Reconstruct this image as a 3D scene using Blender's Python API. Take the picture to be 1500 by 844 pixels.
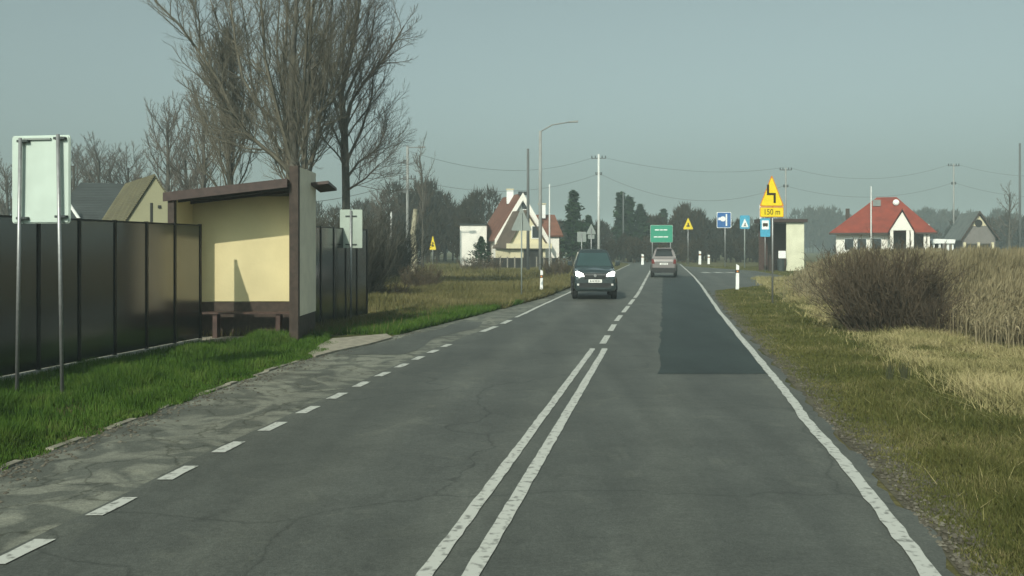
import bpy, math, random
import numpy as np
from mathutils import Vector, Matrix
random.seed(7)
RNG = np.random.default_rng(11)
C = bpy.context.scene.collection
sc = bpy.context.scene
for o in list(bpy.data.objects): bpy.data.objects.remove(o)

# ------------------------------------------------------------------ camera, world, sun, exposure
H = 2.05; F = 1330.0
cam_d = bpy.data.cameras.new('camera'); cam = bpy.data.objects.new('camera', cam_d); C.objects.link(cam)
cam.location = (0, 0, H); cam.rotation_euler = (math.radians(90), 0, 0)
cam_d.sensor_width = 36; cam_d.lens = 36*F/1500; cam_d.shift_y = -60/1500; cam_d.clip_start = .1; cam_d.clip_end = 3000
sc.camera = cam
SUN_TRAVEL = Vector((.42, 1.0, -.75)).normalized()
ELEV = math.asin(-SUN_TRAVEL.z); ROT = math.atan2(-SUN_TRAVEL.x, -SUN_TRAVEL.y)
w = bpy.data.worlds.new('World'); sc.world = w; w.use_nodes = True
wn = w.node_tree.nodes; wl = w.node_tree.links
bg = wn['Background']
sky = wn.new('ShaderNodeTexSky'); sky.sky_type = 'NISHITA'; sky.sun_disc = False
sky.sun_elevation = ELEV; sky.sun_rotation = ROT
sky.air_density = 1.0; sky.dust_density = 4.0; sky.ozone_density = 1.0
hsv = wn.new('ShaderNodeHueSaturation'); hsv.inputs['Saturation'].default_value = .27
mul = wn.new('ShaderNodeMix'); mul.data_type = 'RGBA'; mul.blend_type = 'MULTIPLY'; mul.inputs[0].default_value = 1
mul.inputs[7].default_value = (.80, 1.0, .95, 1)
wl.new(sky.outputs[0], hsv.inputs['Color']); wl.new(hsv.outputs[0], mul.inputs[6]); wl.new(mul.outputs[2], bg.inputs['Color'])
bg.inputs['Strength'].default_value = .100
sun_d = bpy.data.lights.new('sun', 'SUN'); sun_d.energy = 3.6; sun_d.angle = math.radians(.6); sun_d.color = (1.0, .95, .80)
sun = bpy.data.objects.new('sun', sun_d); C.objects.link(sun); sun.location = (-10, -20, 30)
sun.rotation_euler = SUN_TRAVEL.to_track_quat('-Z', 'Y').to_euler()
sc.view_settings.view_transform = 'Standard'; sc.view_settings.look = 'None'
sc.view_settings.exposure = 0.12; sc.view_settings.gamma = 1
sc.render.engine = 'CYCLES'
sc.cycles.volume_bounces = 0; sc.cycles.max_bounces = 5
HAZE_DENSITY = .0016

# ------------------------------------------------------------------ helpers
def GX(px, Y): return (px-750)*Y/F
def GZ(py, Y): return H-(py-362)*Y/F
def GY(py): return F*H/(py-362)
def PW(px, py, Y): return Vector((GX(px, Y), Y, GZ(py, Y)))
def PG(px, py):
    Y = GY(py); return (GX(px, Y), Y)

def mat(name, col, rough=.8, var=.15, scale=6, bump=0, spec=.3, metal=0, col2=None, emit=0, coords='Object', detail=6, dist=0, coat=0):
    m = bpy.data.materials.new(name); m.use_nodes = True
    n = m.node_tree.nodes; l = m.node_tree.links; b = n['Principled BSDF']
    b.inputs['Roughness'].default_value = rough; b.inputs['Specular IOR Level'].default_value = spec
    b.inputs['Metallic'].default_value = metal; b.inputs['Coat Weight'].default_value = coat
    c1 = tuple(max(0, v*(1-var)) for v in col); c2 = col2 or tuple(min(1, v*(1+var)) for v in col)
    tc = n.new('ShaderNodeTexCoord')
    if coords == 'World': src = n.new('ShaderNodeNewGeometry').outputs['Position']
    else: src = tc.outputs['Object']
    no = n.new('ShaderNodeTexNoise'); no.inputs['Scale'].default_value = scale; no.inputs['Detail'].default_value = detail
    no.inputs['Distortion'].default_value = dist
    l.new(src, no.inputs['Vector'])
    r = n.new('ShaderNodeValToRGB'); r.color_ramp.elements[0].position = .35; r.color_ramp.elements[1].position = .65
    r.color_ramp.elements[0].color = (*c1, 1); r.color_ramp.elements[1].color = (*c2, 1)
    l.new(no.outputs[0], r.inputs[0]); l.new(r.outputs[0], b.inputs['Base Color'])
    if bump:
        bp = n.new('ShaderNodeBump'); bp.inputs['Strength'].default_value = bump; bp.inputs['Distance'].default_value = .02
        no2 = n.new('ShaderNodeTexNoise'); no2.inputs['Scale'].default_value = scale*6; l.new(src, no2.inputs['Vector'])
        l.new(no2.outputs[0], bp.inputs['Height']); l.new(bp.outputs[0], b.inputs['Normal'])
    if emit:
        b.inputs['Emission Color'].default_value = (*col, 1); b.inputs['Emission Strength'].default_value = emit
    return m

class MB:
    def __init__(s): s.v = []; s.f = []
    def add(s, vs, fs):
        k = len(s.v); s.v += [tuple(v) for v in vs]; s.f += [tuple(i+k for i in f) for f in fs]; return s
    def box(s, c, d, rz=0, rx=0):
        x, y, z = (a/2 for a in d); M = Matrix.Rotation(rz, 3, 'Z') @ Matrix.Rotation(rx, 3, 'X')
        vs = [M @ Vector((i*x, j*y, k*z))+Vector(c) for i in (-1, 1) for j in (-1, 1) for k in (-1, 1)]
        return s.add(vs, [(0, 1, 3, 2), (4, 6, 7, 5), (0, 4, 5, 1), (2, 3, 7, 6), (0, 2, 6, 4), (1, 5, 7, 3)])
    def span(s, a, b): return s.box([(p+q)/2 for p, q in zip(a, b)], [abs(q-p) for p, q in zip(a, b)])
    def tube(s, pts, rs, n=6, cap=True):
        pts = [Vector(p) for p in pts]; k = len(s.v)
        if not hasattr(rs, '__len__'): rs = [rs]*len(pts)
        for i, p in enumerate(pts):
            d = (pts[min(i+1, len(pts)-1)]-pts[max(i-1, 0)]).normalized()
            u = d.cross(Vector((0, 0, 1)) if abs(d.z) < .9 else Vector((1, 0, 0))).normalized(); q = d.cross(u)
            for j in range(n):
                a = 2*math.pi*j/n; s.v.append(tuple(p+(u*math.cos(a)+q*math.sin(a))*rs[i]))
        for i in range(len(pts)-1):
            for j in range(n):
                a = k+i*n+j; b_ = k+i*n+(j+1) % n; s.f.append((a, b_, b_+n, a+n))
        if cap:
            s.f.append(tuple(k+j for j in range(n-1, -1, -1))); s.f.append(tuple(k+(len(pts)-1)*n+j for j in range(n)))
        return s
    def prism(s, poly, a, b, axis='y'):
        # polygon in a plane, extruded from a to b along axis
        n = len(poly); f = {'y': lambda p, t: (p[0], t, p[1]), 'z': lambda p, t: (p[0], p[1], t), 'x': lambda p, t: (t, p[0], p[1])}[axis]
        vs = [f(p, a) for p in poly]+[f(p, b) for p in poly]
        return s.add(vs, [tuple(range(n)), tuple(range(2*n-1, n-1, -1))]+[(i, i+n, (i+1) % n+n, (i+1) % n) for i in range(n)])
    def slab(s, quad, t):
        # quad of 3D points given thickness along its normal
        q = [Vector(p) for p in quad]; nrm = (q[1]-q[0]).cross(q[-1]-q[0]).normalized()*t; n = len(q)
        return s.add(q+[p-nrm for p in q], [tuple(range(n)), tuple(range(2*n-1, n-1, -1))]+[(i, i+n, (i+1) % n+n, (i+1) % n) for i in range(n)])
    def build(s, name, m, parent=None, smooth=False, bevel=0, label=None):
        me = bpy.data.meshes.new(name); me.from_pydata(s.v, [], s.f); me.update()
        import bmesh
        bm = bmesh.new(); bm.from_mesh(me); bmesh.ops.recalc_face_normals(bm, faces=bm.faces); bm.to_mesh(me); bm.free()
        if smooth: me.polygons.foreach_set('use_smooth', [True]*len(me.polygons))
        o = bpy.data.objects.new(name, me); C.objects.link(o)
        me.materials.append(m)
        if parent: o.parent = parent
        if bevel:
            b = o.modifiers.new('bevel', 'BEVEL'); b.width = bevel; b.segments = 2; b.limit_method = 'ANGLE'
        if label: o['label'] = label
        return o

def np_mesh(name, V, Fc, m, parent=None, attr=None):
    """V (n,3), Fc (k,3 or 4) arrays"""
    me = bpy.data.meshes.new(name); nv, nf, k = len(V), len(Fc), Fc.shape[1]
    me.vertices.add(nv); me.vertices.foreach_set('co', V.astype(np.float32).ravel())
    me.loops.add(nf*k); me.loops.foreach_set('vertex_index', Fc.astype(np.int32).ravel())
    me.polygons.add(nf); me.polygons.foreach_set('loop_start', np.arange(0, nf*k, k, dtype=np.int32))
    me.update(calc_edges=True)
    if attr is not None:
        a = me.attributes.new('rnd', 'FLOAT', 'POINT'); a.data.foreach_set('value', attr.astype(np.float32))
    me.materials.append(m)
    o = bpy.data.objects.new(name, me); C.objects.link(o)
    if parent: o.parent = parent
    return o

def thing(name, label, cat, loc=(0, 0, 0), rz=0, group=None):
    o = bpy.data.objects.new(name, None); C.objects.link(o); o.location = loc; o.rotation_euler = (0, 0, rz)
    o.empty_display_size = .2
    return tag(o, label, cat, group)
def tag(o, label, cat, group=None):
    o['label'] = label; o['category'] = cat
    if group: o['group'] = group
    return o
def struct(o): o['kind'] = 'structure'; return o
def stuff(o, label, cat): o['kind'] = 'stuff'; o['label'] = label; o['category'] = cat; return o
def dup(root, loc, rz=0, scale=(1, 1, 1), label=None, group=None):
    r = root.copy(); C.objects.link(r); r.location = loc; r.rotation_euler = (0, 0, rz); r.scale = scale
    if label: r['label'] = label
    if group: r['group'] = group
    for ch in list(root.children):
        c = ch.copy(); C.objects.link(c); c.parent = r
        for g in list(ch.children):
            d = g.copy(); C.objects.link(d); d.parent = c
    return r
def interp(pts, y): return np.interp(y, [p[0] for p in pts], [p[1] for p in pts])

# ------------------------------------------------------------------ road lines, X as a function of Y
cen = [(3, -.87), (5.66, -.43), (18.2, 1.75), (20.5, 2.13), (25.2, 2.90), (29.3, 3.64), (40.1, 5.58), (71.8, 10.85), (110, 17.2)]
rline_px = [(1362, 850), (1350, 820), (1295, 754), (1262, 710), (1229, 669), (1199, 636), (1177, 616), (1166, 592), (1144, 564), (1127, 548), (1111, 523), (1080, 490), (1053, 457), (1036, 432), (1028, 418), (1017, 405), (1004, 394)]
rline = [(3, 2.12)]+[(GY(y), GX(x, GY(y))) for x, y in rline_px]+[(110, 20.3)]
_k = [rline[0]]+[(rline[i][0], .25*np.interp(rline[i][0], [rline[i-1][0], rline[i+1][0]], [rline[i-1][1], rline[i+1][1]])*2+.5*rline[i][1]) for i in range(1, len(rline)-1)]+[rline[-1]]
rline = [(a, float(b)) for a, b in _k]
lline = [(3, -3.75), (7.175, -3.145), (9.3, -2.9), (10.29, -2.73), (14.27, -2.135), (18.67, -1.40), (24.1, -.27), (35, 1.58), (60, 5.9), (110, 14.4)]
ledge = [(3, -5.1), (8.31, -4.72), (11.7, -4.4), (14, -4.15), (16.7, -3.77), (18.5, -3.6), (20.5, -2.85), (26.5, -1.25), (36.4, 1.25), (60, 5.5), (110, 13.9)]
redge = [(y, x+.28) for y, x in rline]
bay_r = [(38, 0), (43, .2), (50, 3.6), (62, 6.2), (78, 5.6), (92, 1.5), (97, 0)]      # extra width of the lay-by on the right

# ------------------------------------------------------------------ materials
def asphalt(name, base, crack=0, patch=None):
    m = bpy.data.materials.new(name); m.use_nodes = True
    n = m.node_tree.nodes; l = m.node_tree.links; b = n['Principled BSDF']
    b.inputs['Roughness'].default_value = .62; b.inputs['Specular IOR Level'].default_value = .35
    P = n.new('ShaderNodeNewGeometry').outputs['Position']
    def noise(s, d=6, vec=P, dist=0):
        x = n.new('ShaderNodeTexNoise'); x.inputs['Scale'].default_value = s; x.inputs['Detail'].default_value = d; x.inputs['Distortion'].default_value = dist; l.new(vec, x.inputs['Vector']); return x.outputs[0]
    def ramp(f, a, b_, ca, cb):
        r = n.new('ShaderNodeValToRGB'); r.color_ramp.elements[0].position = a; r.color_ramp.elements[1].position = b_
        r.color_ramp.elements[0].color = (*ca, 1); r.color_ramp.elements[1].color = (*cb, 1); l.new(f, r.inputs[0]); return r.outputs[0]
    def mulc(a, b_, fac=1):
        x = n.new('ShaderNodeMix'); x.data_type = 'RGBA'; x.blend_type = 'MULTIPLY'; x.inputs[0].default_value = fac
        l.new(a, x.inputs[6]); l.new(b_, x.inputs[7]); return x.outputs[2]
    # stretch along the driving direction for tyre wear
    mp = n.new('ShaderNodeMapping'); mp.inputs['Rotation'].default_value = (0, 0, .17); mp.inputs['Scale'].default_value = (1.1, .05, 1); l.new(P, mp.inputs[0])
    c = ramp(noise(.5, 5), .3, .7, tuple(v*.84 for v in base), tuple(v*1.14 for v in base))
    c = mulc(c, ramp(noise(1.6, 4, mp.outputs[0]), .3, .7, (.84,)*3, (1.12,)*3))
    c = mulc(c, ramp(noise(55, 2), .3, .7, (.80,)*3, (1.2,)*3))
    c = mulc(c, ramp(noise(3.2, 7, P, 1.2), .35, .62, (.9,)*3, (1.06,)*3))
    sx = n.new('ShaderNodeSeparateXYZ'); l.new(P, sx.inputs[0])
    uu = n.new('ShaderNodeMath'); uu.operation = 'MULTIPLY_ADD'; uu.inputs[1].default_value = -.171; l.new(sx.outputs[1], uu.inputs[0]); l.new(sx.outputs[0], uu.inputs[2])
    wob = n.new('ShaderNodeMath'); wob.operation = 'MULTIPLY_ADD'; wob.inputs[1].default_value = .5; l.new(noise(.25, 2), wob.inputs[0]); l.new(uu.outputs[0], wob.inputs[2])
    tr = n.new('ShaderNodeMath'); tr.operation = 'MULTIPLY_ADD'; tr.inputs[1].default_value = 4.05; tr.inputs[2].default_value = .6; l.new(wob.outputs[0], tr.inputs[0])
    sn = n.new('ShaderNodeMath'); sn.operation = 'SINE'; l.new(tr.outputs[0], sn.inputs[0])
    if not crack: c = mulc(c, ramp(sn.outputs[0], .0, 1.0, (.96,)*3, (1.13, 1.12, 1.10)))
    c = mulc(c, ramp(noise(22, 4), .32, .68, (.86,)*3, (1.14,)*3))
    c = mulc(c, ramp(noise(.9, 8, P, 2.5), .60, .66, (1,)*3, (1.16, 1.15, 1.12)))
    c = mulc(c, ramp(noise(2.3, 8, P, 1.5), .26, .34, (.74,)*3, (1,)*3))
    if crack:
        # weathered patches and broken edges
        c = mulc(c, ramp(noise(1.1, 9, P, 2.2), .44, .56, (.60, .61, .60), (1.15, 1.13, 1.08)))
        nz = n.new('ShaderNodeTexNoise'); nz.inputs['Scale'].default_value = 1.7; nz.inputs['Detail'].default_value = 5; l.new(P, nz.inputs['Vector'])
        ad = n.new('ShaderNodeMix'); ad.data_type = 'RGBA'; ad.blend_type = 'ADD'; ad.inputs[0].default_value = 1.3; l.new(P, ad.inputs[6]); l.new(nz.outputs[1], ad.inputs[7])
        vo = n.new('ShaderNodeTexVoronoi'); vo.feature = 'DISTANCE_TO_EDGE'; vo.inputs['Scale'].default_value = 1.25; l.new(ad.outputs[2], vo.inputs['Vector'])
        c = mulc(c, ramp(vo.outputs[0], .0, .035, (.42, .42, .38), (1,)*3), crack)
    else:
        nz = n.new('ShaderNodeTexNoise'); nz.inputs['Scale'].default_value = .9; nz.inputs['Detail'].default_value = 4; l.new(P, nz.inputs['Vector'])
        ad = n.new('ShaderNodeMix'); ad.data_type = 'RGBA'; ad.blend_type = 'ADD'; ad.inputs[0].default_value = 1; l.new(P, ad.inputs[6]); l.new(nz.outputs[1], ad.inputs[7])
        vo = n.new('ShaderNodeTexVoronoi'); vo.feature = 'DISTANCE_TO_EDGE'; vo.inputs['Scale'].default_value = .22; l.new(ad.outputs[2], vo.inputs['Vector'])
        c = mulc(c, ramp(vo.outputs[0], .0, .005, (.62,)*3, (1,)*3), .9 if patch is None else 0)
    l.new(c, b.inputs['Base Color'])
    bp = n.new('ShaderNodeBump'); bp.inputs['Strength'].default_value = .35; bp.inputs['Distance'].default_value = .01
    l.new(noise(80, 3), bp.inputs['Height']); l.new(bp.outputs[0], b.inputs['Normal'])
    return m
M_road = asphalt('asphalt', (.078, .084, .074))
M_bay = asphalt('weathered_asphalt', (.160, .167, .142), .85)
M_patch = asphalt('fresh_asphalt', (.023, .033, .031), 0, 1)
M_slabs = mat('paving', (.27, .25, .2), .9, .2, 5, .3, coords='World')
M_gravel = mat('gravel', (.085, .078, .052), .95, .3, 3, .5, coords='World')

def paint_mat():
    m = bpy.data.materials.new('road_paint'); m.use_nodes = True
    n = m.node_tree.nodes; l = m.node_tree.links; b = n['Principled BSDF']; b.inputs['Roughness'].default_value = .6
    P = n.new('ShaderNodeNewGeometry').outputs['Position']
    a = n.new('ShaderNodeTexNoise'); a.inputs['Scale'].default_value = 14; a.inputs['Detail'].default_value = 8; l.new(P, a.inputs['Vector'])
    r = n.new('ShaderNodeValToRGB'); r.color_ramp.elements[0].position = .34; r.color_ramp.elements[1].position = .47
    r.color_ramp.elements[0].color = (.20, .205, .185, 1); r.color_ramp.elements[1].color = (.47, .48, .44, 1)
    l.new(a.outputs[0], r.inputs[0]); l.new(r.outputs[0], b.inputs['Base Color']); return m
M_paint = paint_mat()

def ground_mat():
    m = bpy.data.materials.new('field_ground'); m.use_nodes = True
    n = m.node_tree.nodes; l = m.node_tree.links; b = n['Principled BSDF']; b.inputs['Roughness'].default_value = .95
    b.inputs['Specular IOR Level'].default_value = .1
    P = n.new('ShaderNodeNewGeometry').outputs['Position']
    def nz(s, d=8):
        x = n.new('ShaderNodeTexNoise'); x.inputs['Scale'].default_value = s; x.inputs['Detail'].default_value = d; l.new(P, x.inputs['Vector']); return x.outputs[0]
    r = n.new('ShaderNodeValToRGB'); e = r.color_ramp.elements
    e[0].position = .3; e[0].color = (.05, .058, .02, 1); e[1].position = .7; e[1].color = (.16, .135, .07, 1)
    x = e.new(.5); x.color = (.10, .096, .042, 1)
    l.new(nz(.35), r.inputs[0])
    r2 = n.new('ShaderNodeValToRGB'); r2.color_ramp.elements[0].color = (.6, .6, .6, 1); r2.color_ramp.elements[1].color = (1.3, 1.3, 1.25, 1); l.new(nz(9), r2.inputs[0])
    x = n.new('ShaderNodeMix'); x.data_type = 'RGBA'; x.blend_type = 'MULTIPLY'; x.inputs[0].default_value = 1
    l.new(r.outputs[0], x.inputs[6]); l.new(r2.outputs[0], x.inputs[7]); l.new(x.outputs[2], b.inputs['Base Color'])
    bp = n.new('ShaderNodeBump'); bp.inputs['Strength'].default_value = .8; bp.inputs['Distance'].default_value = .08
    l.new(nz(5), bp.inputs['Height']); l.new(bp.outputs[0], b.inputs['Normal'])
    return m
M_ground = ground_mat()

def blade_mat(name, stops, pos_scale=.6, wpos=.6, trans=.0):
    """plant colour from a per-blade random value and a patchy world noise"""
    m = bpy.data.materials.new(name); m.use_nodes = True
    n = m.node_tree.nodes; l = m.node_tree.links; b = n['Principled BSDF']
    b.inputs['Roughness'].default_value = .85; b.inputs['Specular IOR Level'].default_value = .04
    P = n.new('ShaderNodeNewGeometry').outputs['Position']
    x = n.new('ShaderNodeTexNoise'); x.inputs['Scale'].default_value = pos_scale; x.inputs['Detail'].default_value = 5; l.new(P, x.inputs['Vector'])
    at = n.new('ShaderNodeAttribute'); at.attribute_name = 'rnd'
    s = n.new('ShaderNodeMapRange'); s.inputs[1].default_value = .3; s.inputs[2].default_value = .7; l.new(x.outputs[0], s.inputs[0])
    mx = n.new('ShaderNodeMix'); mx.inputs[0].default_value = wpos; l.new(at.outputs['Fac'], mx.inputs[2]); l.new(s.outputs[0], mx.inputs[3])
    r = n.new('ShaderNodeValToRGB'); e = r.color_ramp.elements
    e[0].position = 0; e[0].color = (*stops[0], 1); e[1].position = 1; e[1].color = (*stops[-1], 1)
    for i, c in enumerate(stops[1:-1]):
        k = e.new((i+1)/(len(stops)-1)); k.color = (*c, 1)
    l.new(mx.outputs[0], r.inputs[0]); l.new(r.outputs[0], b.inputs['Base Color'])
    return m
M_green = blade_mat('green_grass', [(.018, .044, .007), (.040, .086, .013), (.065, .120, .02), (.11, .135, .04)], 1.7, .62)
M_verge = blade_mat('verge_grass', [(.032, .040, .011), (.072, .078, .022), (.125, .12, .045), (.23, .195, .10)], .8, .6)
M_dry = blade_mat('dry_grass', [(.10, .105, .04), (.21, .195, .085), (.32, .28, .14), (.42, .36, .20)], 1.0, .62)
M_vgreen = blade_mat('verge_green_grass', [(.034, .042, .012), (.058, .068, .020), (.085, .090, .030), (.125, .118, .05)], .9, .5)
M_reed = blade_mat('reed', [(.10, .085, .048), (.17, .147, .085), (.24, .205, .125), (.32, .275, .175)], .35, .35)
M_field = blade_mat('field_grass', [(.052, .056, .018), (.095, .093, .036), (.15, .135, .06), (.22, .19, .095)], .3, .6)
M_bark = mat('bark', (.078, .074, .06), .9, .35, 4, .5)
M_twig = mat('twigs', (.098, .086, .070), .9, .3, 2)
M_twig_green = mat('mossy_twigs', (.105, .095, .070), .9, .3, 2)
M_twig_bush = mat('bush_twigs', (.075, .058, .038), .9, .45, 1.3)
M_birch = mat('pale_bark', (.30, .28, .20), .85, .35, 5, .3)
M_conifer = blade_mat('conifer_needles', [(.008, .02, .008), (.015, .035, .014), (.03, .055, .02)], 1, .3)
M_wood = blade_mat('bare_wood_twigs', [(.014, .012, .005), (.028, .021, .010), (.050, .036, .018)], .12, .5)
M_steel = mat('galvanised_steel', (.30, .31, .31), .45, .1, 20, metal=.6)
M_sign_back = mat('sign_back', (.46, .54, .49), .6, .05, 3, spec=.2)
M_sign_back_grey = mat('grey_sign_back', (.22, .25, .235), .55, .06, 3)
M_sign_back_pale = mat('pale_sign_back', (.34, .40, .35), .55, .06, 3)
M_clamp = mat('dark_clamp', (.04, .05, .05), .5)
M_yellow = mat('sign_yellow', (.72, .56, .02), .5, .04, 5)
M_red = mat('sign_orange_edge', (.55, .20, .03), .5)
M_black = mat('sign_black', (.03, .02, .012), .5)
M_blue = mat('sign_blue', (.03, .12, .33), .5)
M_lightblue = mat('sign_light_blue', (.06, .32, .48), .5)
M_white = mat('white_paint', (.78, .80, .78), .5, .03)
M_signgreen = mat('sign_green', (.03, .27, .17), .5, .05)
M_cream = mat('cream_render', (.58, .51, .30), .9, .07, 1.2, .25)
M_greycream = mat('pale_render', (.76, .70, .56), .9, .05, 3, .2)
M_brown = mat('brown_wood', (.046, .033, .026), .7, .25, 8)
M_brown_l = mat('brown_bench', (.06, .036, .03), .6, .25, 8)
M_roof_brown = mat('brown_roof', (.050, .032, .028), .5, .2, 8)
M_concrete = mat('concrete', (.34, .34, .31), .9, .2, 4, .4)
def fence_mat():
    m = mat('glossy_fence_panel', (.016, .019, .020), .16, .4, 1.1, spec=.5); m.node_tree.nodes['Principled BSDF'].inputs['IOR'].default_value = 2.1; return m
M_fence = fence_mat()
M_fence_post = mat('fence_post', (.008, .009, .009), .4)

# ------------------------------------------------------------------ ground, road, markings
g = MB(); g.add([(-700, -40, -.012), (900, -40, -.012), (900, 1500, -.012), (-700, 1500, -.012)], [(0, 1, 2, 3)])
struct(g.build('ground', M_ground))

def strip(name, ys, xl, xr, z, m, jl=0, jr=0):
    b = MB()
    for y in ys:
        a = xl(y)+(random.uniform(-1, 1)*jl if jl else 0); c = xr(y)+(random.uniform(-1, 1)*jr if jr else 0)
        b.v += [(a, y, z), (c, y, z)]
    b.f = [(2*i, 2*i+1, 2*i+3, 2*i+2) for i in range(len(ys)-1)]
    o = b.build(name, m); struct(o); return o
ys = list(np.concatenate([np.arange(-3, 40, .2), np.arange(40, 110.1, 1)]))
def extr(pts, y):
    if y < pts[1][0]:
        (a, b), (c, d) = pts[0], pts[1]; return b+(y-a)*(d-b)/(c-a)
    return float(interp(pts, y))
# straight road up to the bend, then the bend to the left
bx = MB()
cl = [(float(interp(cen, y)) if y > 5 else extr(cen, y), y) for y in ys]
bend = []
px_, py_, h_ = cl[-1][0], cl[-1][1], math.atan2(1, .168)
for i in range(60):
    h_ += .028; px_ += math.cos(h_)*1.4; py_ += math.sin(h_)*1.4; bend.append((px_, py_, h_))
L = []; R = []
for x, y in cl: L.append((extr(lline, y)-.12, y)); R.append((extr(rline, y)+.20+.05*math.sin(y*3.1)+random.uniform(-.05, .05), y))
for x, y, h in bend: L.append((x-math.sin(-h)*-3.1, y+math.cos(h)*3.1)); R.append((x+math.sin(h)*3.3, y-math.cos(h)*3.3))
for a, b in zip(L, R): bx.v += [(*a, 0), (*b, 0)]
bx.f = [(2*i, 2*i+1, 2*i+3, 2*i+2) for i in range(len(L)-1)]
struct(bx.build('road', M_road))
strip('bus_bay', [y for y in ys if y < 62], lambda y: extr(ledge, y), lambda y: extr(lline, y)-.11, -.003, M_bay, .05, .03)
strip('gravel_shoulder', [y for y in ys if y < 44], lambda y: extr(rline, y)+.2, lambda y: extr(rline, y)+.85, -.006, M_gravel, 0, .15)
strip('side_bay', [y for y in np.arange(39, 97, .5)], lambda y: extr(rline, y)+.2, lambda y: extr(rline, y)+.3+float(interp(bay_r, y)), -.003, M_road)
strip('asphalt_patch', [14.65+i*.5 for i in range(100)], lambda y: 2.38+.167*(y-14.65) + .02*math.sin(y*2), lambda y: extr(rline, y)-.07, .004, M_patch, .035)
strip('bay_repair', [17.3+i*.4 for i in range(20)], lambda y: extr(ledge, y)+.35+.1*math.sin(y*2), lambda y: extr(lline, y)-.55-.15*math.sin(y*1.3), .0015, M_road)
pv = MB(); pts = [PG(452, 520), PG(470, 506), PG(487, 498), PG(566, 491), PG(575, 496), PG(540, 506), PG(492, 516), PG(462, 524)]
pv.prism(pts, .0, .035, 'z'); struct(pv.build('paved_apron', M_slabs))

def line(ys_, f, wd, z=.008, jit=0):
    b = MB()
    for y in ys_:
        x = f(y); j = random.uniform(-1, 1)*jit; b.v += [(x-wd/2+j, y, z), (x+wd/2+random.uniform(-1, 1)*jit, y, z)]
    b.f = [(2*i, 2*i+1, 2*i+3, 2*i+2) for i in range(len(ys_)-1)]
    return b
mk = lambda b: struct(b.build('road_marking', M_paint))
c1 = lambda y: float(np.interp(y, [3, 5.66, 18.2], [GX(612, 5.66)-(5.66-3)*.149-.0+.03, GX(622, 5.66), GX(868, 18.2)]))
c2 = lambda y: float(np.interp(y, [3, 5.66, 18.2], [GX(690, 5.66)-(5.66-3)*.16, GX(690, 5.66), GX(886, 18.2)]))
mk(line(list(np.arange(3, 18.3, .15)), c1, .105, jit=.006)); mk(line(list(np.arange(3, 18.3, .15)), c2, .115, jit=.006))
cf = lambda y: extr(cen, y)
b = MB()
for a, e in [(19.2, 21), (22.1, 24), (25.1, 27.2), (28.4, 31.5), (32.3, 35.5)]+[(36.5+i*6, 42+i*6) for i in range(12)]:
    q = line([a, (a+e)/2, e], cf, .14); b.add(q.v, q.f)
mk(b)
mk(line(list(np.arange(3, 16, .2))+list(np.arange(16, 110, 1.0)), lambda y: extr(rline, y), .125, jit=.012))
b = MB(); y = 3.73
while y < 19.2:
    q = line([y, y+.25, y+.50], lambda t: extr(lline, t), .135, jit=.008); b.add(q.v, q.f); y += 1.062
mk(b)
b = MB(); q = line([21.9, 22.6, 23.4], lambda t: extr(lline, t), .16); b.add(q.v, q.f); q = line([24.2, 25.4], lambda t: extr(lline, t), .16); b.add(q.v, q.f)
mk(b); mk(line(list(np.arange(26.4, 44, .8)), lambda t: extr(lline, t), .12, jit=.02))
mk(line(list(np.arange(46, 108, 2)), lambda t: extr(lline, t), .12, jit=.02))
# give-way dashes of the side bay
b = MB()
for k in range(3): b.box((GX(1034+k*18, 73), 73, .006), (.62, 1.7, .003))
mk(b)
# crumbled kerb along the bay
b = MB(); y = 4.5
while y < 19.5:
    l_ = random.uniform(.18, .5); x = extr(ledge, y+l_/2)
    sl = (extr(ledge, y+l_)-extr(ledge, y))/l_
    if random.random() < .6: b.box((x-.03+random.uniform(-.02, .02), y+l_/2, random.uniform(-.02, .002)), (.085, l_-.02, .05), -math.atan(sl)+random.uniform(-.04, .04))
    y += l_
struct(b.build('kerb', mat('old_kerb', (.2, .19, .15), .95, .45, 3, .6, coords='World')))
# dirt track in the field
b = MB(); b.add([(GX(560, 57), 57, -.004), (GX(735, 57), 57, -.004), (GX(745, 61), 61, -.004), (GX(560, 61), 61, -.004)], [(0, 1, 2, 3)])
struct(b.build('field_track', mat('track_soil', (.2, .19, .11), .95, .25, 3, coords='World')))
b = MB(); b.add([(GX(480, 72), 72, -.003), (GX(880, 72), 72, -.003), (GX(890, 77), 77, -.003), (GX(480, 77), 77, -.003)], [(0, 1, 2, 3)])
struct(b.build('side_road', M_road))

# distant hills
def hill(y, prof, name):
    b = MB()
    n = len(prof)
    for x, z in prof: b.v += [(x, y, -.5), (x, y+60, max(z, .1)), (x, y+220, z*.9)]
    for i in range(n-1):
        for k in (0, 1): a = 3*i+k; b.f.append((a, a+3, a+4, a+1))
    struct(b.build(name, mat('far_hill', (.05, .06, .045), 1, .3, .05, coords='World'), smooth=True))
hill(420, [(x, (11+3*math.sin(x*.013+1)+1.5*math.sin(x*.05))*min(1, max(.2, (x-40)/90))) for x in range(-400, 620, 12)], 'hills')

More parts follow.
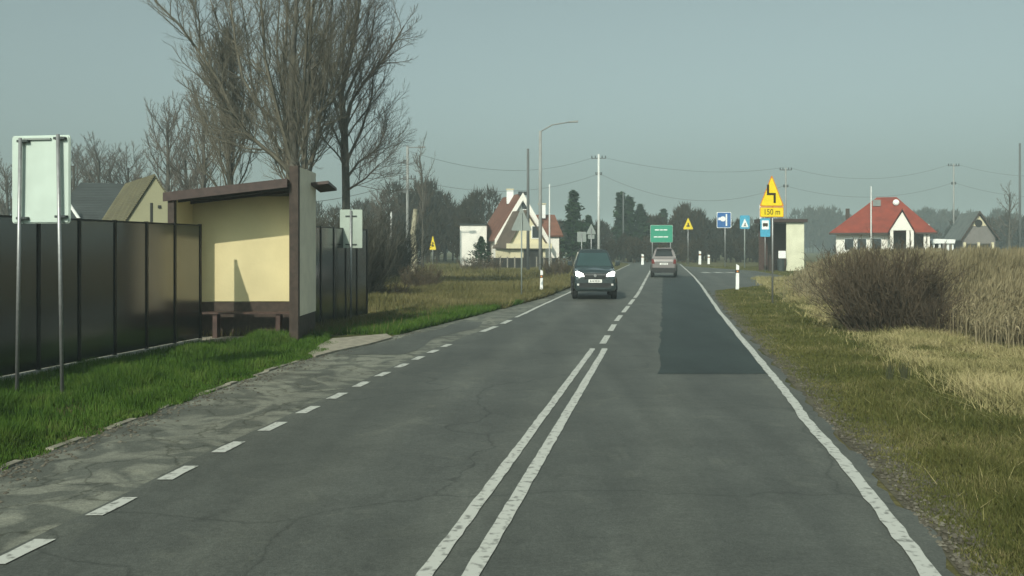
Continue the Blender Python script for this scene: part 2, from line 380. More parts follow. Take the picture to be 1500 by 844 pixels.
# ------------------------------------------------------------------ grass
def blades(name, X, Y, hgt, wid, m, lean=.45, z0=0., flat=0):
    n = len(X); a = RNG.uniform(0, 2*np.pi, n); la = RNG.uniform(0, 2*np.pi, n)
    ln = np.abs(RNG.normal(0, lean, n))*hgt
    ux, uy = np.cos(a)*wid/2, np.sin(a)*wid/2
    z = np.full(n, z0) if np.isscalar(z0) else z0
    V = np.empty((n, 3, 3))
    V[:, 0] = np.stack([X-ux, Y-uy, z-.01], 1); V[:, 1] = np.stack([X+ux, Y+uy, z-.01], 1)
    V[:, 2] = np.stack([X+np.cos(la)*ln, Y+np.sin(la)*ln, z+hgt], 1)
    Fc = np.arange(3*n).reshape(n, 3)
    return np_mesh(name, V.reshape(-1, 3), Fc, m, attr=np.repeat(RNG.random(n), 3))
def smp(n, y0, y1, power=1.6):
    """more plants near, fewer and broader ones far off"""
    u = RNG.random(n); p = 1-power
    return (y0**p+u*(y1**p-y0**p))**(1/p)
def vnoise(X, Y, s, seed=0):
    r = np.random.default_rng(seed); out = 0
    for k in range(5):
        a, ph, f = r.uniform(0, 6.28), r.uniform(0, 6.28), s*r.uniform(.6, 1.8)
        out = out+np.sin((X*np.cos(a)+Y*np.sin(a))*f+ph)
    return out/2.5
fence_x = lambda y: -7.72+.173*(y-13.77)
# left strip in front of the fence
n = 190000; Y = smp(n, 5.5, 21.0, 1.3)
xl = np.interp(Y, [5, 19.3, 19.5, 21], [fence_x(5), fence_x(19.3), -6.3, -4.6]); xr = np.interp(Y, [p[0] for p in ledge], [p[1] for p in ledge])+.07
X = xl+(xr-xl)*RNG.random(n)
pvx = np.interp(Y, [18.5, 19.3, 21], [9, -3.9, -4.2])
dn = vnoise(X, Y, 2.2, 3)
k = (RNG.random(n) < .75+.3*dn) & ~((Y > 19.3) & (X > pvx)) & ((xr-X) > .13*np.abs(vnoise(X, Y, 5, 8)))
X, Y, dn = X[k], Y[k], dn[k]; edge = np.clip((np.interp(Y, [p[0] for p in ledge], [p[1] for p in ledge])-X)/.6, .25, 1)
h = (.035+.07*RNG.random(len(X))+.13*np.clip(dn, 0, 1)**1.5+.04*np.clip(vnoise(X, Y, 7, 31), 0, 1))*edge
stuff(blades('grass', X, Y, h*1.15, .006+.0007*Y, M_green, .45, 0.0), 'bright green grass strip between the dark fence and the bus bay', 'grass')
# beyond the shelter on the left
n = 120000; Y = smp(n, 20.5, 46, 1.5); le = np.interp(Y, [p[0] for p in ledge], [p[1] for p in ledge])
X = le-.02-(RNG.random(n)**1.5)*9
dn = vnoise(X, Y, 1.5, 5); ap = (Y < 21.3) & (X > -4.4)
k = ~ap; X, Y, dn, le = X[k], Y[k], dn[k], le[k]
gr = np.clip((le-X)/2.6+RNG.normal(0, .25, len(X)), 0, 1) < (.75*(Y < 33))
stuff(blades('grass', X[gr], Y[gr], .08+.13*RNG.random(gr.sum()), .006+.0008*Y[gr], M_green, .5), 'green grass beside the road past the bus shelter', 'grass')
stuff(blades('grass', X[~gr], Y[~gr], .10+.22*RNG.random((~gr).sum())*(1+.6*dn[~gr]), .006+.0009*Y[~gr], M_field, .5), 'rough brownish grass along the left roadside', 'grass')
# open field on the left
n = 110000; Y = smp(n, 30, 100, 1.4); X = GX(470, Y)+(np.interp(Y, [p[0] for p in lline], [p[1] for p in lline])-1-GX(470, Y))*RNG.random(n)
k = ~((Y > 56.5) & (Y < 61.5)) & ~((Y > 71.5) & (Y < 77.5))
X, Y = X[k], Y[k]
stuff(blades('meadow_grass', X, Y, (.12+.28*RNG.random(len(X)))*(1+.5*vnoise(X, Y, .5, 4)), .01+.001*Y, M_field, .6), 'olive brown rough meadow left of the road', 'meadow')
# right verge
n = 260000; Y = smp(n, 4.6, 95, 1.6); re = np.interp(Y, [p[0] for p in rline], [p[1] for p in rline])+.24+np.where(Y > 38, np.interp(Y, [p[0] for p in bay_r], [p[1] for p in bay_r]), 0)
wv = np.interp(Y, [4, 12, 25, 40, 95], [3.6, 3.9, 4.0, 4.5, 8])
t = RNG.random(n); X = re+.02+t*wv; dn = vnoise(X, Y, 2.6, 9)
ragged = .05+.3*np.abs(vnoise(X, Y, 3.5, 2)); d = X-re
k = (d > ragged*RNG.random(n)*1.5); X, Y, d, dn = X[k], Y[k], d[k], dn[k]
h = (.02+.05*RNG.random(len(X))+.06*np.clip(dn, 0, 1)**2)*np.clip(d/.9, .3, 1)
gm = RNG.random(len(X)) < .33+.3*np.clip(vnoise(X, Y, .9, 12), -1, 1)
stuff(blades('verge_grass', X[gm], Y[gm], h[gm]*1.1, .006+.0008*Y[gm], M_vgreen, .8), 'green patches of grass on the right roadside verge', 'grass')
stuff(blades('verge_grass', X[~gm], Y[~gm], h[~gm], .006+.0008*Y[~gm], M_verge, .9), 'dull yellowish green grass on the right roadside verge', 'grass')
n = 1900; Yq = smp(n, 5, 38, 1.0001); Xq = np.interp(Yq, [p[0] for p in rline], [p[1] for p in rline])+.6+3.6*RNG.random(n); k = RNG.random(n) < .5+.5*vnoise(Xq, Yq, 1.4, 44); Xq, Yq = Xq[k], Yq[k]
stuff(blades('dead_stalks', Xq, Yq, .05+.13*RNG.random(len(Xq))**2, .003+.0007*Yq, M_dry, .9), 'scattered dead pale stalks on the right verge', 'dead stalks')
n = 1800; Yq = smp(n, 4.6, 40, 1.7); Xq = np.interp(Yq, [p[0] for p in rline], [p[1] for p in rline])+.22+np.abs(RNG.normal(0, .17, n))
def pebbles(name, X, Y, label, m):
    n = len(X); sz = RNG.uniform(.008, .03, n); O = np.array([[1, 0, 0], [0, 1, 0], [-1, 0, 0], [0, -1, 0], [0, 0, .6]]); V = np.empty((n, 5, 3)); a = RNG.uniform(0, 6.28, n)
    for q in range(5): V[:, q] = np.stack([X+sz*(O[q, 0]*np.cos(a)-O[q, 1]*np.sin(a))*RNG.uniform(.6, 1.2, n), Y+sz*(O[q, 0]*np.sin(a)+O[q, 1]*np.cos(a)), sz*O[q, 2]], 1)
    Fq = np.array([[0, 1, 4], [1, 2, 4], [2, 3, 4], [3, 0, 4]]); Fs_ = (np.arange(n)[:, None, None]*5+Fq[None]).reshape(-1, 3)
    stuff(np_mesh(name, V.reshape(-1, 3), Fs_, m, attr=np.repeat(RNG.random(n), 5)), label, 'gravel')
M_peb = blade_mat('pebble', [(.06, .055, .04), (.11, .10, .08), (.20, .19, .15)], 3, .3)
pebbles('loose_gravel', Xq, Yq, 'loose gravel along the right edge of the asphalt', M_peb)
n = 1300; Yq = smp(n, 5.5, 22, 1.3); Xq = np.interp(Yq, [p[0] for p in ledge], [p[1] for p in ledge])+np.abs(RNG.normal(0, .22, n))
pebbles('loose_gravel', Xq, Yq, 'loose grit and crumbs along the grass edge of the left bus bay', M_peb)
# trampled dry grass between verge and reeds
def reed_front(Y): return .45*np.sin(Y*.9)+.3*np.sin(Y*2.3+1)+np.interp(Y, [4, 12, 16.2, 19.8, 25.2, 30, 35, 51, 95], [10, 9.6, 9.7, 10.6, 10.9, 10.8, 11.4, 16.3, 34])
n = 190000; Y = smp(n, 6, 60, 1.5); a0 = np.interp(Y, [p[0] for p in rline], [p[1] for p in rline])+np.interp(Y, [4, 12, 25, 60], [2.9, 2.6, 2.8, 4]); rf = reed_front(Y)+1
k = rf > a0; Y, a0, rf = Y[k], a0[k], rf[k]
X = a0+(rf-a0)*RNG.random(len(Y))+RNG.normal(0, .25, len(Y))
h = (.05+.13*RNG.random(len(X)))*(1+.8*np.clip(vnoise(X, Y, 1.3, 6), -.5, 1))
stuff(blades('dry_grass', X, Y, h, .008+.0008*Y, M_dry, 1.3), 'flattened straw coloured dry grass in front of the reeds', 'dry grass')
# reeds
def reed_mesh(X, Y):
    n = len(X); hh = (1.2+.6*RNG.random(n))*(1+.05*vnoise(X, Y, .6, 1)); wd = .0045+.00040*Y
    edge = np.clip((X-reed_front(Y)+.6)/3.5, 0, 1); hh = hh*(.42+.58*edge+.12*vnoise(X, Y, 2.2, 17))
    a = RNG.uniform(0, 2*np.pi, n); lx, ly = RNG.normal(.02, .055, n)*hh, RNG.normal(0, .055, n)*hh
    ux, uy = np.cos(a)*wd/2, np.sin(a)*wd/2; z = np.zeros(n)
    V = []; Fs = []; off = 0
    # stalk as narrow quad
    q = np.stack([np.stack([X-ux, Y-uy, z], 1), np.stack([X+ux, Y+uy, z], 1), np.stack([X+ux*.5+lx, Y+uy*.5+ly, hh*.93], 1), np.stack([X-ux*.5+lx, Y-uy*.5+ly, hh*.93], 1)], 1)
    V.append(q.reshape(-1, 3)); Fs.append(np.arange(4*n).reshape(n, 4)); off += 4*n; at = [np.repeat(RNG.random(n), 4)]
    # plume
    pw = wd*1.9; px, py = np.cos(a)*pw/2, np.sin(a)*pw/2; dx, dy = RNG.normal(.05, .04, n), RNG.normal(0, .03, n)
    q = np.stack([np.stack([X+lx, Y+ly, hh*.86], 1), np.stack([X+px+lx+dx*.4, Y+py+ly+dy*.4, hh*.93], 1), np.stack([X+lx+dx, Y+ly+dy, hh*1.03], 1), np.stack([X-px+lx+dx*.4, Y-py+ly+dy*.4, hh*.92], 1)], 1)
    V.append(q.reshape(-1, 3)); Fs.append(off+np.arange(4*n).reshape(n, 4)); off += 4*n; at.append(np.repeat(RNG.random(n)*.5, 4))
    # two drooping leaves
    for f0 in (.35, .6):
        b = RNG.uniform(0, 2*np.pi, n); r = .05+.10*RNG.random(n); t0 = f0+RNG.uniform(-.12, .12, n)
        bx_, by_ = X+lx*t0, Y+ly*t0
        q = np.stack([np.stack([bx_, by_, hh*t0], 1), np.stack([bx_+np.cos(b)*r*.5-uy, by_+np.sin(b)*r*.5+ux, hh*t0+.20], 1), np.stack([bx_+np.cos(b)*r, by_+np.sin(b)*r, hh*t0+.22], 1), np.stack([bx_+np.cos(b)*r*.5+uy, by_+np.sin(b)*r*.5-ux, hh*t0+.17], 1)], 1)
        V.append(q.reshape(-1, 3)); Fs.append(off+np.arange(4*n).reshape(n, 4)); off += 4*n; at.append(np.repeat(RNG.random(n), 4))
    return np.concatenate(V), np.concatenate(Fs), np.concatenate(at)
n = 270000; Y = smp(n, 12, 84, 1.8); rf = reed_front(Y)-.6; far = GX(1560, Y)+3
k = far > rf; Y, rf, far = Y[k], rf[k], far[k]; X = rf+(far-rf)*RNG.random(len(Y))**1.1; k = RNG.random(len(Y)) < np.clip((X-rf)/3.2, .04, 1)**1.3*(1+.35*vnoise(X, Y, 1.6, 21)); X, Y = X[k], Y[k]
V, Fs, at = reed_mesh(X, Y)
stuff(np_mesh('reeds', V, Fs, M_reed, attr=at), 'tall dry tan reed bed covering the field on the right', 'reeds')
# few tufts of taller weeds in the verge
for i, (px, py, lab) in enumerate([(1303, 560, 'dark weed tuft left of its twin in the right verge'), (1326, 562, 'dark weed tuft right of its twin in the right verge')]):
    x, y = PG(px, py); b = MB()
    for k in range(26):
        a = random.uniform(0, 6.28); r = random.uniform(0, .05); hh = random.uniform(.12, .34)
        b.tube([(r*math.cos(a), r*math.sin(a), 0), (r*1.4*math.cos(a), r*1.4*math.sin(a), hh*.6), (r*2.2*math.cos(a), r*2*math.sin(a), hh)], [.006, .007, .002], 4)
    o = b.build('weed_tuft', mat('dark_weed', (.05, .055, .025), .9)); o.location = (x, y, 0); tag(o, lab, 'weed', 'dark weed tufts in the verge')

# ------------------------------------------------------------------ bare trees
class Tree:
    def __init__(s, seed, sides=(7, 5, 4, 3, 3)): s.r = random.Random(seed); s.t = MB(); s.b = MB(); s.sides = sides
    def limb(s, pts, r0, r1, lv):
        n = len(pts); rs = [r0+(r1-r0)*(i/(n-1)) for i in range(n)]
        (s.t if lv == 0 else s.b).tube(pts, rs, s.sides[lv], cap=False)
    def grow(s, p, d, ln, r, lv, up=.25, wob=.16):
        n = (6, 5, 4, 3, 2)[lv]; pts = [p.copy()]; d = d.normalized()
        for i in range(n):
            d = (d+Vector((s.r.gauss(0, wob), s.r.gauss(0, wob), s.r.gauss(0, wob)*.6+up))).normalized()
            p = p+d*ln/n; pts.append(p.copy())
        s.limb(pts, r, r*.35, lv); return pts
    def spawn(s, pts, lv, cnt, ln, r, t0=.2, ang=(.5, .9), up=.25, kids=(), shrink=.5, rmin=.006):
        P = [Vector(p) for p in pts]; n = len(P)-1
        for i in range(cnt):
            t = t0+(1-t0)*(i+s.r.random())/cnt; k = min(int(t*n), n-1); f = t*n-k
            p = P[k].lerp(P[k+1], f); ax = (P[k+1]-P[k]).normalized()
            u = ax.orthogonal().normalized(); q = ax.cross(u); a = s.r.uniform(0, 6.283); th = s.r.uniform(*ang)
            d = ax*math.cos(th)+(u*math.cos(a)+q*math.sin(a))*math.sin(th)
            L_ = ln*(1-.55*t)*s.r.uniform(.65, 1.2)
            rr = max(rmin, r*(1-.5*t))
            q_ = s.grow(p, d, L_, rr, lv, up)
            if kids:
                c2_, l2 = kids[0]; s.spawn(q_, min(lv+1, 4), c2_, L_*l2, rr*shrink, .15, ang, up, kids[1:], shrink, rmin)
    def make(s, name, label, cat, loc, m_t, m_b, group=None, rz=0):
        o = thing(name, label, cat, loc, rz, group)
        s.t.build('trunk', m_t, o, smooth=True)
        if s.b.v: s.b.build('crown', m_b, o)
        return o
def path(px, base, Y, dy=0):
    """limb traced in metres about the tree foot, drifting dy metres in depth"""
    n = len(px); out = []
    for i, (x, y) in enumerate(px):
        YY = Y+dy*i/max(1, n-1); out.append(Vector((GX(x, YY)-base[0], YY-base[1], GZ(y, YY))))
    return out
YT = 38.0
# main tree
base = (GX(432, YT), YT); T = Tree(3)
tr = path([(432, 434), (430, 300), (431, 235), (427, 150), (430, 70), (436, -20), (440, -110)], base, YT)
T.limb(tr, .30, .03, 0)
limbs = [([(428, 255), (404, 231), (360, 195), (337, 156), (322, 121), (290, 74), (263, 37), (228, 2), (205, -40)], .12, -1.5),
 ([(292, 74), (292, 31), (279, 0), (268, -50)], .06, .6), ([(432, 205), (412, 188), (376, 152), (355, 113), (345, 63), (322, 43), (305, -10)], .11, 2),
 ([(345, 63), (337, 0), (330, -60)], .06, .8), ([(430, 250), (408, 168), (388, 86), (384, 23), (376, -70)], .12, -2.2),
 ([(431, 176), (455, 137), (470, 78), (486, 8), (496, -70)], .11, 1.5), ([(433, 210), (460, 172), (486, 149), (500, 95), (508, 30)], .09, -1.8),
 ([(431, 262), (392, 222), (362, 200), (340, 188)], .08, 2), ([(430, 230), (415, 150), (405, 70), (412, -40)], .11, 3),
 ([(432, 220), (445, 130), (450, 40), (460, -70)], .11, -3), ([(431, 240), (446, 160), (448, 90), (470, 0)], .10, 4), ([(430, 265), (455, 235), (475, 180), (478, 110)], .08, 3), ([(430, 262), (400, 200), (370, 130), (362, 60), (350, -30)], .09, 4),
 ([(434, 330), (424, 270), (418, 210), (415, 130), (420, 30), (424, -60)], .16, 1), ([(434, 330), (444, 270), (447, 210), (452, 120), (456, 20), (470, -60)], .16, -1.2), ([(434, 300), (454, 250), (466, 200), (474, 130), (480, 50)], .12, 1.5)]
for pl, r, dy in limbs:
    q = path(pl, base, YT, dy); T.limb(q, r*.85, r*.22, 1)
    T.spawn(q, 2, 21, 3.6, r*.30, .10, (.3, .85), .12, ((11, .5), (8, .5)), .5, .0052)
T.spawn(tr, 1, 26, 4.8, .05, .22, (.35, .8), .16, ((12, .45), (9, .5), (3, .4)), .5, .0055)
T.make('bare_tree', 'very tall leafless tree rising directly behind the near bus shelter', 'tree', (*base, 0), M_bark, M_twig_green)
# right-hand companion
base = (GX(508, YT+3), YT+3); T = Tree(5); Y2 = YT+3
tr = path([(508, 428), (507, 274), (505, 196), (500, 137), (512, 86), (522, 39), (530, -20), (535, -60)], base, Y2); T.limb(tr, .21, .03, 0)
for pl, r, dy in [([(506, 190), (514, 150), (533, 121), (560, 90), (578, 62), (592, 38)], .10, -1), ([(507, 262), (525, 238), (552, 219), (566, 188)], .07, 1), ([(506, 240), (530, 190), (545, 140), (548, 90)], .08, 2),
                  ([(506, 210), (490, 150), (482, 90), (490, 20)], .08, -2), ([(503, 150), (525, 100), (545, 50), (550, 10)], .08, 2), ([(507, 280), (535, 262), (556, 240)], .06, -2)]:
    q = path(pl, base, Y2, dy); T.limb(q, r, r*.3, 1); T.spawn(q, 2, 18, 3.2, r*.32, .12, (.3, .85), .12, ((10, .5), (8, .5)), .5, .0055)
T.spawn(tr, 1, 36, 4.3, .05, .16, (.35, .85), .16, ((11, .45), (9, .5), (3, .4)), .5, .0055)
T.make('bare_tree', 'leafless tree with a long limb reaching right above the double sign', 'tree', (*base, 0), M_bark, M_twig)
# lower greenish tree left of the main one
base = (GX(338, 41), 41); T = Tree(9)
tr = path([(338, 428), (340, 300), (334, 220), (330, 150), (325, 105)], base, 41); T.limb(tr, .2, .03, 0)
T.spawn(tr, 1, 52, 5.6, .055, .22, (.4, .9), .25, ((11, .45), (9, .45), (3, .4)), .5, .009)
T.make('bare_tree', 'shorter leafless greenish tree just left of the tallest tree', 'tree', (*base, 0), M_bark, M_twig_green)
# generic leafless tree, copied into the background
def generic(seed, ht=9.0, spread=4.6, lo=.22, cnt=(28, 11, 8), up=.16, ang=(.5, .95), r=.2):
    T = Tree(seed, (6, 4, 3, 3, 3)); tr = T.grow(Vector((0, 0, 0)), Vector((0, 0, 1)), ht*.85, r, 0, .5, .08)
    T.spawn(tr, 1, cnt[0], spread, r*.35, lo, ang, up, ((cnt[1], .5), (cnt[2], .45)), .5, .012); return T
ga = generic(21).make('bare_tree', 'leafless spreading tree left of the shelter roof, behind the cream house', 'tree', (GX(243, 62), 62, 0), M_bark, M_twig)
ga.scale = (1.1, 1.1, 1.34)
gb = generic(22, 8, 3.0, .3, (17, 8, 6), .14, (.5, 1.0), .17).make('bare_tree', 'tall narrow leafless tree beside the lamp post with the double arm', 'tree', (GX(627, 80), 80, 0), M_bark, M_twig)
gb.scale = (.9, .9, 1.5); gb.location.x -= .5
for i, (px, Y_, s, src, rz) in enumerate([(110, 75, .92, ga, 1), (128, 78, 1.0, gb, 2), (148, 74, .95, ga, 3), (166, 77, 1.02, gb, .4), (184, 75, .9, ga, 4.4), (200, 80, 1.0, gb, 5), (60, 75, .9, gb, .3), (15, 78, .85, ga, 2.2)]):
    dup(src, (GX(px, Y_), Y_, 0), rz, (s*1.2, s*1.2, s*1.25), 'leafless tree in the even row above the slate roof behind the left fence', 'row of leafless trees behind the left fence')
for px, Y_, s, src, rz, lab in [(272, 58, (1, 1, 1.15), gb, 1.3, 'thin leafless tree between the cream house gable and the greenish tree'),
                                (303, 52, (.9, .9, 1.25), ga, 2.6, 'grey leafless tree above the left end of the shelter roof'),
                                (560, 70, (.8, .8, .72), ga, .8, 'low leafless tree right of the second dark fence'),
                                (1478, 110, (1.2, 1.2, 1.25), gb, .9, 'faint tall leafless tree at the right edge beyond the grey house')]:
    dup(src, (GX(px, Y_), Y_, 0), rz, s, lab)
# thickets
def thicket(name, label, cat, loc, w_, d_, h_, n, m, seed, kids=6, rad=.008, splay=.55):
    T = Tree(seed, (4, 3, 3, 3, 3)); R_ = T.r
    for i in range(n):
        a = R_.uniform(0, 6.28); q = R_.random()**.5; p = Vector((math.cos(a)*q*w_/2*.6, math.sin(a)*q*d_/2*.6, 0))
        prof = .62+.38*math.sqrt(max(0, 1-(p.x/(w_*.42))**2))
        d = Vector((p.x/w_*splay*4+R_.gauss(0, .22), p.y/d_*splay*4+R_.gauss(0, .22), 1))
        L_ = h_*prof*R_.uniform(.6, 1.08)
        pts = T.grow(p, d, L_, rad*1.3, 1, .10, .13)
        T.spawn(pts, 3, kids, L_*.42, rad*.8, .15, (.35, .95), .12, ((3, .5),), .7, rad*.6)
    o = T.b.build(name, m); o.location = loc; tag(o, label, cat); return o
thicket('bush', 'big rounded brown leafless bush standing before the reeds', 'bush', (GX(1296, 21.8), 21.8, 0), 2.7, 2.2, 2.08, 400, M_twig_bush, 31, 8, .009)
thicket('bush', 'low dark brown bush leaning out right of the big bush', 'bush', (GX(1368, 21), 21, 0), 1.3, 1.3, 1.15, 130, M_twig_bush, 32, 6, .008, .8)
thicket('bush', 'scrubby reddish brown bush in the left field beside the pale trunk', 'bush', (GX(618, 42), 42, 0), 2.2, 2, 1.3, 110, M_twig_bush, 33, 6, .011)
thicket('bush', 'small brown bush at the roadside left of the oncoming car', 'bush', (GX(815, 62), 62, 0), 2.2, 2, 1.25, 110, M_twig_bush, 34, 6, .014)
thicket('bush', 'low brown bush in the field just right of the dark fence end', 'bush', (GX(575, 34), 34, 0), 1.8, 1.6, .8, 80, M_twig_bush, 35, 5, .010)
thicket('bush', 'low brown bush at the foot of the sign back by the left roadside', 'bush', (GX(705, 75), 75, 0), 5, 2, 1.3, 130, M_twig_bush, 36, 5, .016)
M_darkth = mat('dark_thicket', (.055, .055, .044), .9, .3, 1)
for px, Y_, w_, h_, lab in [(500, 33, 3.6, 3.2, 'dark dense thicket directly behind the small double sign'), (552, 50, 4.5, 3.6, 'dark thicket right of the second fence behind the field'), (470, 34, 3, 3.4, 'dark thicket behind the tall end wall of the shelter')]:
    thicket('thicket', lab, 'thicket', (GX(px, Y_), Y_, 0), w_, 3, h_, 240, M_darkth, int(px), 8, .016)

# stump-like pale trunk
T = Tree(41); T.limb([Vector((0, 0, 0)), Vector((.02, 0, 1.6)), Vector((-.08, 0, 3.2)), Vector((.1, 0, 4.9))], .30, .17, 0)
T.limb([Vector((.0, 0, 3.3)), Vector((.25, 0, 4.0)), Vector((.3, 0, 4.5))], .08, .03, 1)
T.spawn([Vector((0, 0, 3)), Vector((.1, 0, 4.9))], 2, 7, 1.2, .02, .3, (.3, .8), .3, ((3, .5),), .6, .012)
T.make('pollarded_trunk', 'pale bare broken off tree trunk standing in the left field', 'tree trunk', (GX(607, 68), 68, 0), M_birch, M_twig)

# conifers
def conifer(ht, rad, seed, label, loc, cat='conifer', column=0):
    r = np.random.default_rng(seed); n = int(2600)
    t = r.random(n)**.8; z = ht*(.08+.92*t)
    prof = (1-t)**(.45 if column else .75)*(1+.35*np.sin(t*23+seed)+.2*np.sin(t*51)) * rad
    a = r.uniform(0, 2*np.pi, n); q = prof*(.35+.65*r.random(n))*(1+.25*np.sin(a*3+seed))
    X, Y_ = np.cos(a)*q, np.sin(a)*q; sz = .16*ht/6
    V = np.empty((n, 3, 3)); c = np.stack([X, Y_, z], 1)
    for k in range(3): V[:, k] = c+r.normal(0, sz, (n, 3))*np.array([1.1, 1.1, .75])
    o = thing('conifer', label, cat, loc)
    MB().tube([(0, 0, 0), (0, 0, ht*.95)], [.18, .03], 6).build('trunk', M_bark, o)
    np_mesh('crown', V.reshape(-1, 3), np.arange(3*n).reshape(n, 3), M_conifer, o, np.repeat(r.random(n), 3))
    return o
conifer(8.6, 1.6, 3, 'dark broad conifer just left of the tall white pole', (GX(840, 108), 108, 0))
conifer(6.0, 1.5, 4, 'shorter dark conifer right behind the broad conifer, left of the pole', (GX(862, 116), 116, 0))
conifer(9.6, .8, 5, 'narrow pointed dark conifer, leftmost of the trio right of the white pole', (GX(909, 128), 128, 0), column=1)
conifer(9.0, .9, 6, 'narrow dark conifer in the middle of the trio right of the white pole', (GX(922, 128), 128, 0), column=1)
conifer(8.0, 1.9, 8, 'broad dark conifer at the right of the trio beyond the road bend', (GX(938, 130), 130, 0))
conifer(7.8, 1.9, 12, 'dark conifer showing above the green direction sign', (GX(972, 142), 142, 0))
conifer(3.0, 1.3, 10, 'low round evergreen shrub in front of the white house', (GX(705, 86), 86, 0), 'shrub')

# far woods, one mass each
def woods(name, label, specs, dens, sw, seed, m=M_wood):
    """specs: (x0, x1, y0, y1, height) blocks filled with leafless crowns"""
    r = np.random.default_rng(seed); Vs = []; at = []
    for x0, x1, y0, y1, hh in specs:
        nt = max(3, int((x1-x0)/1.9*max(1, (y1-y0)/7)))
        for i in range(nt):
            cx, cy = r.uniform(x0, x1), r.uniform(y0, y1); ht = hh*r.uniform(.72, 1.1); n = dens
            # stem
            t = r.random(n)**.7; th = r.uniform(0, 2*np.pi, n); rr = ht*.27*np.sin(np.clip(t, .03, 1)**.8*2.9)*r.random(n)**.5
            p = np.stack([cx+np.cos(th)*rr, cy+np.sin(th)*rr, ht*(.12+.82*t)], 1)
            d = np.stack([np.cos(th)*.5*rr/ht*4, np.sin(th)*.5*rr/ht*4, np.ones(n)], 1)+r.normal(0, .35, (n, 3))
            d /= np.linalg.norm(d, axis=1)[:, None]; ln = ht*r.uniform(.06, .16, n)
            s = np.cross(d, r.normal(0, 1, (n, 3))); s /= np.linalg.norm(s, axis=1)[:, None]
            V = np.stack([p-s*sw, p+s*sw, p+d*ln[:, None]], 1)
            st = np.array([[[cx-.14, cy, 0], [cx+.14, cy, 0], [cx, cy, ht*.9]]])
            Vs.append(np.concatenate([V, st])); base_ = r.random(); at.append(np.repeat(np.clip(base_*.7+.3*r.random(n+1), 0, 1), 3))
    V = np.concatenate(Vs); A = np.concatenate(at); n = len(V)
    o = np_mesh(name, V.reshape(-1, 3), np.arange(3*n).reshape(n, 3), m, attr=A); stuff(o, label, 'woodland'); return o
def blk(px0, px1, Y0, Y1, ytop): return (GX(px0, Y0), GX(px1, Y0), Y0, Y1, GZ(ytop, (Y0+Y1)/2))
woods('woodland', 'brown leafless wood behind the white house', [blk(560, 735, 120, 140, 275), blk(600, 690, 112, 122, 300), blk(640, 720, 105, 112, 318)], 520, .10, 1)
woods('woodland', 'dark leafless wood closing the view beyond the road bend', [blk(815, 905, 135, 150, 325), blk(900, 1000, 128, 150, 318), blk(1000, 1060, 126, 145, 300), blk(1060, 1130, 126, 145, 318), blk(890, 1130, 122, 128, 345), *[blk(885, 1135, 119+i, 122+i, 351) for i in range(4)], blk(815, 905, 126, 129, 350)], 560, .10, 2)
woods('woodland', 'hazy grey wood across the right horizon', [blk(1120, 1520, 320, 345, 320), blk(1180, 1235, 300, 315, 308), blk(1330, 1520, 280, 300, 312), blk(1440, 1600, 170, 190, 322)], 300, .26, 3)
woods('woodland', 'dim leafless wood far behind the left field', [blk(-60, 560, 150, 170, 300), blk(540, 640, 170, 190, 310)], 300, .13, 4)

# ------------------------------------------------------------------ fences
def fence(label, a, b_, n, ht, seed=0, plinth=True):
    a, b_ = Vector((*a, 0)), Vector((*b_, 0)); d = (b_-a); L_ = d.length; rz = math.atan2(d.y, d.x)
    o = thing('panel_fence', label, 'fence', a, rz); s = L_/n
    for i in range(n):
        p = MB(); p.span((i*s+.03, -.012, .10), ((i+1)*s-.03, .012, ht-.0)); p.build('panel', M_fence, o)
    for i in range(n+1):
        p = MB(); p.span((i*s-.03, -.03, 0), (i*s+.03, .03, ht+.015)); p.build('post', M_fence_post, o)
    p = MB(); p.span((0, -.055, -.01), (L_, .05, .085)); p.build('plinth', M_concrete, o)
    for i in range(n):
        p = MB(); p.span((i*s+.032, -.016, ht-.03), ((i+1)*s-.032, .016, ht+.004)); p.build('top_rail', M_fence_post, o)
    return o
fence('long glossy dark panel fence running up to the near bus shelter', (fence_x(4.5), 4.5), (fence_x(19.55), 19.55), 15, 2.53)
fence('short dark panel fence continuing past the shelter behind the double sign', (-4.9, 21.6), (GX(537, 26.5), 26.5), 5, 2.56)

# ------------------------------------------------------------------ near bus shelter
sh = thing('bus_shelter', 'near cream bus shelter with brown frame and sloping roof at the end of the fence', 'bus shelter', (-6.0, 20.0, 0))
def L3(x, y, z): return (x+6.0, y-20.0, z)
YW = 20.62; YF = 19.55; XL = -7.25; XR = -4.82
p = MB(); p.span(L3(XL, YW, .82), L3(XR, YW+.10, 3.2)); p.build('back_wall', M_cream, sh)
p = MB(); p.span(L3(XL, YW-.012, .0), L3(XR, YW+.11, .80)); p.build('base_board', M_brown, sh)
p = MB(); p.span(L3(XL-.12, YF+.10, 0), L3(XL, YW+.1, 3.12)); p.build('side_wall', M_cream, sh)
for x, y in ((XL-.06, YF-.03),):
    p = MB(); p.span(L3(x-.07, y-.07, 0), L3(x+.07, y+.07, 3.12)); p.build('corner_post', M_brown, sh, bevel=.008)
# tall end wall: brown frame on its front edge, pale panel outside
p = MB(); p.span(L3(-4.80, YF, -.0), L3(-4.60, YF+.14, 3.80)); p.build('frame_post', M_brown, sh, bevel=.01)
p = MB(); p.span(L3(-4.80, YF+.142, .0), L3(-4.612, 21.3, .55)); p.build('end_wall_base', M_brown, sh)
p = MB(); p.span(L3(-4.80, YF+.142, .552), L3(-4.60, 21.3, 3.78)); p.build('end_wall', M_greycream, sh)
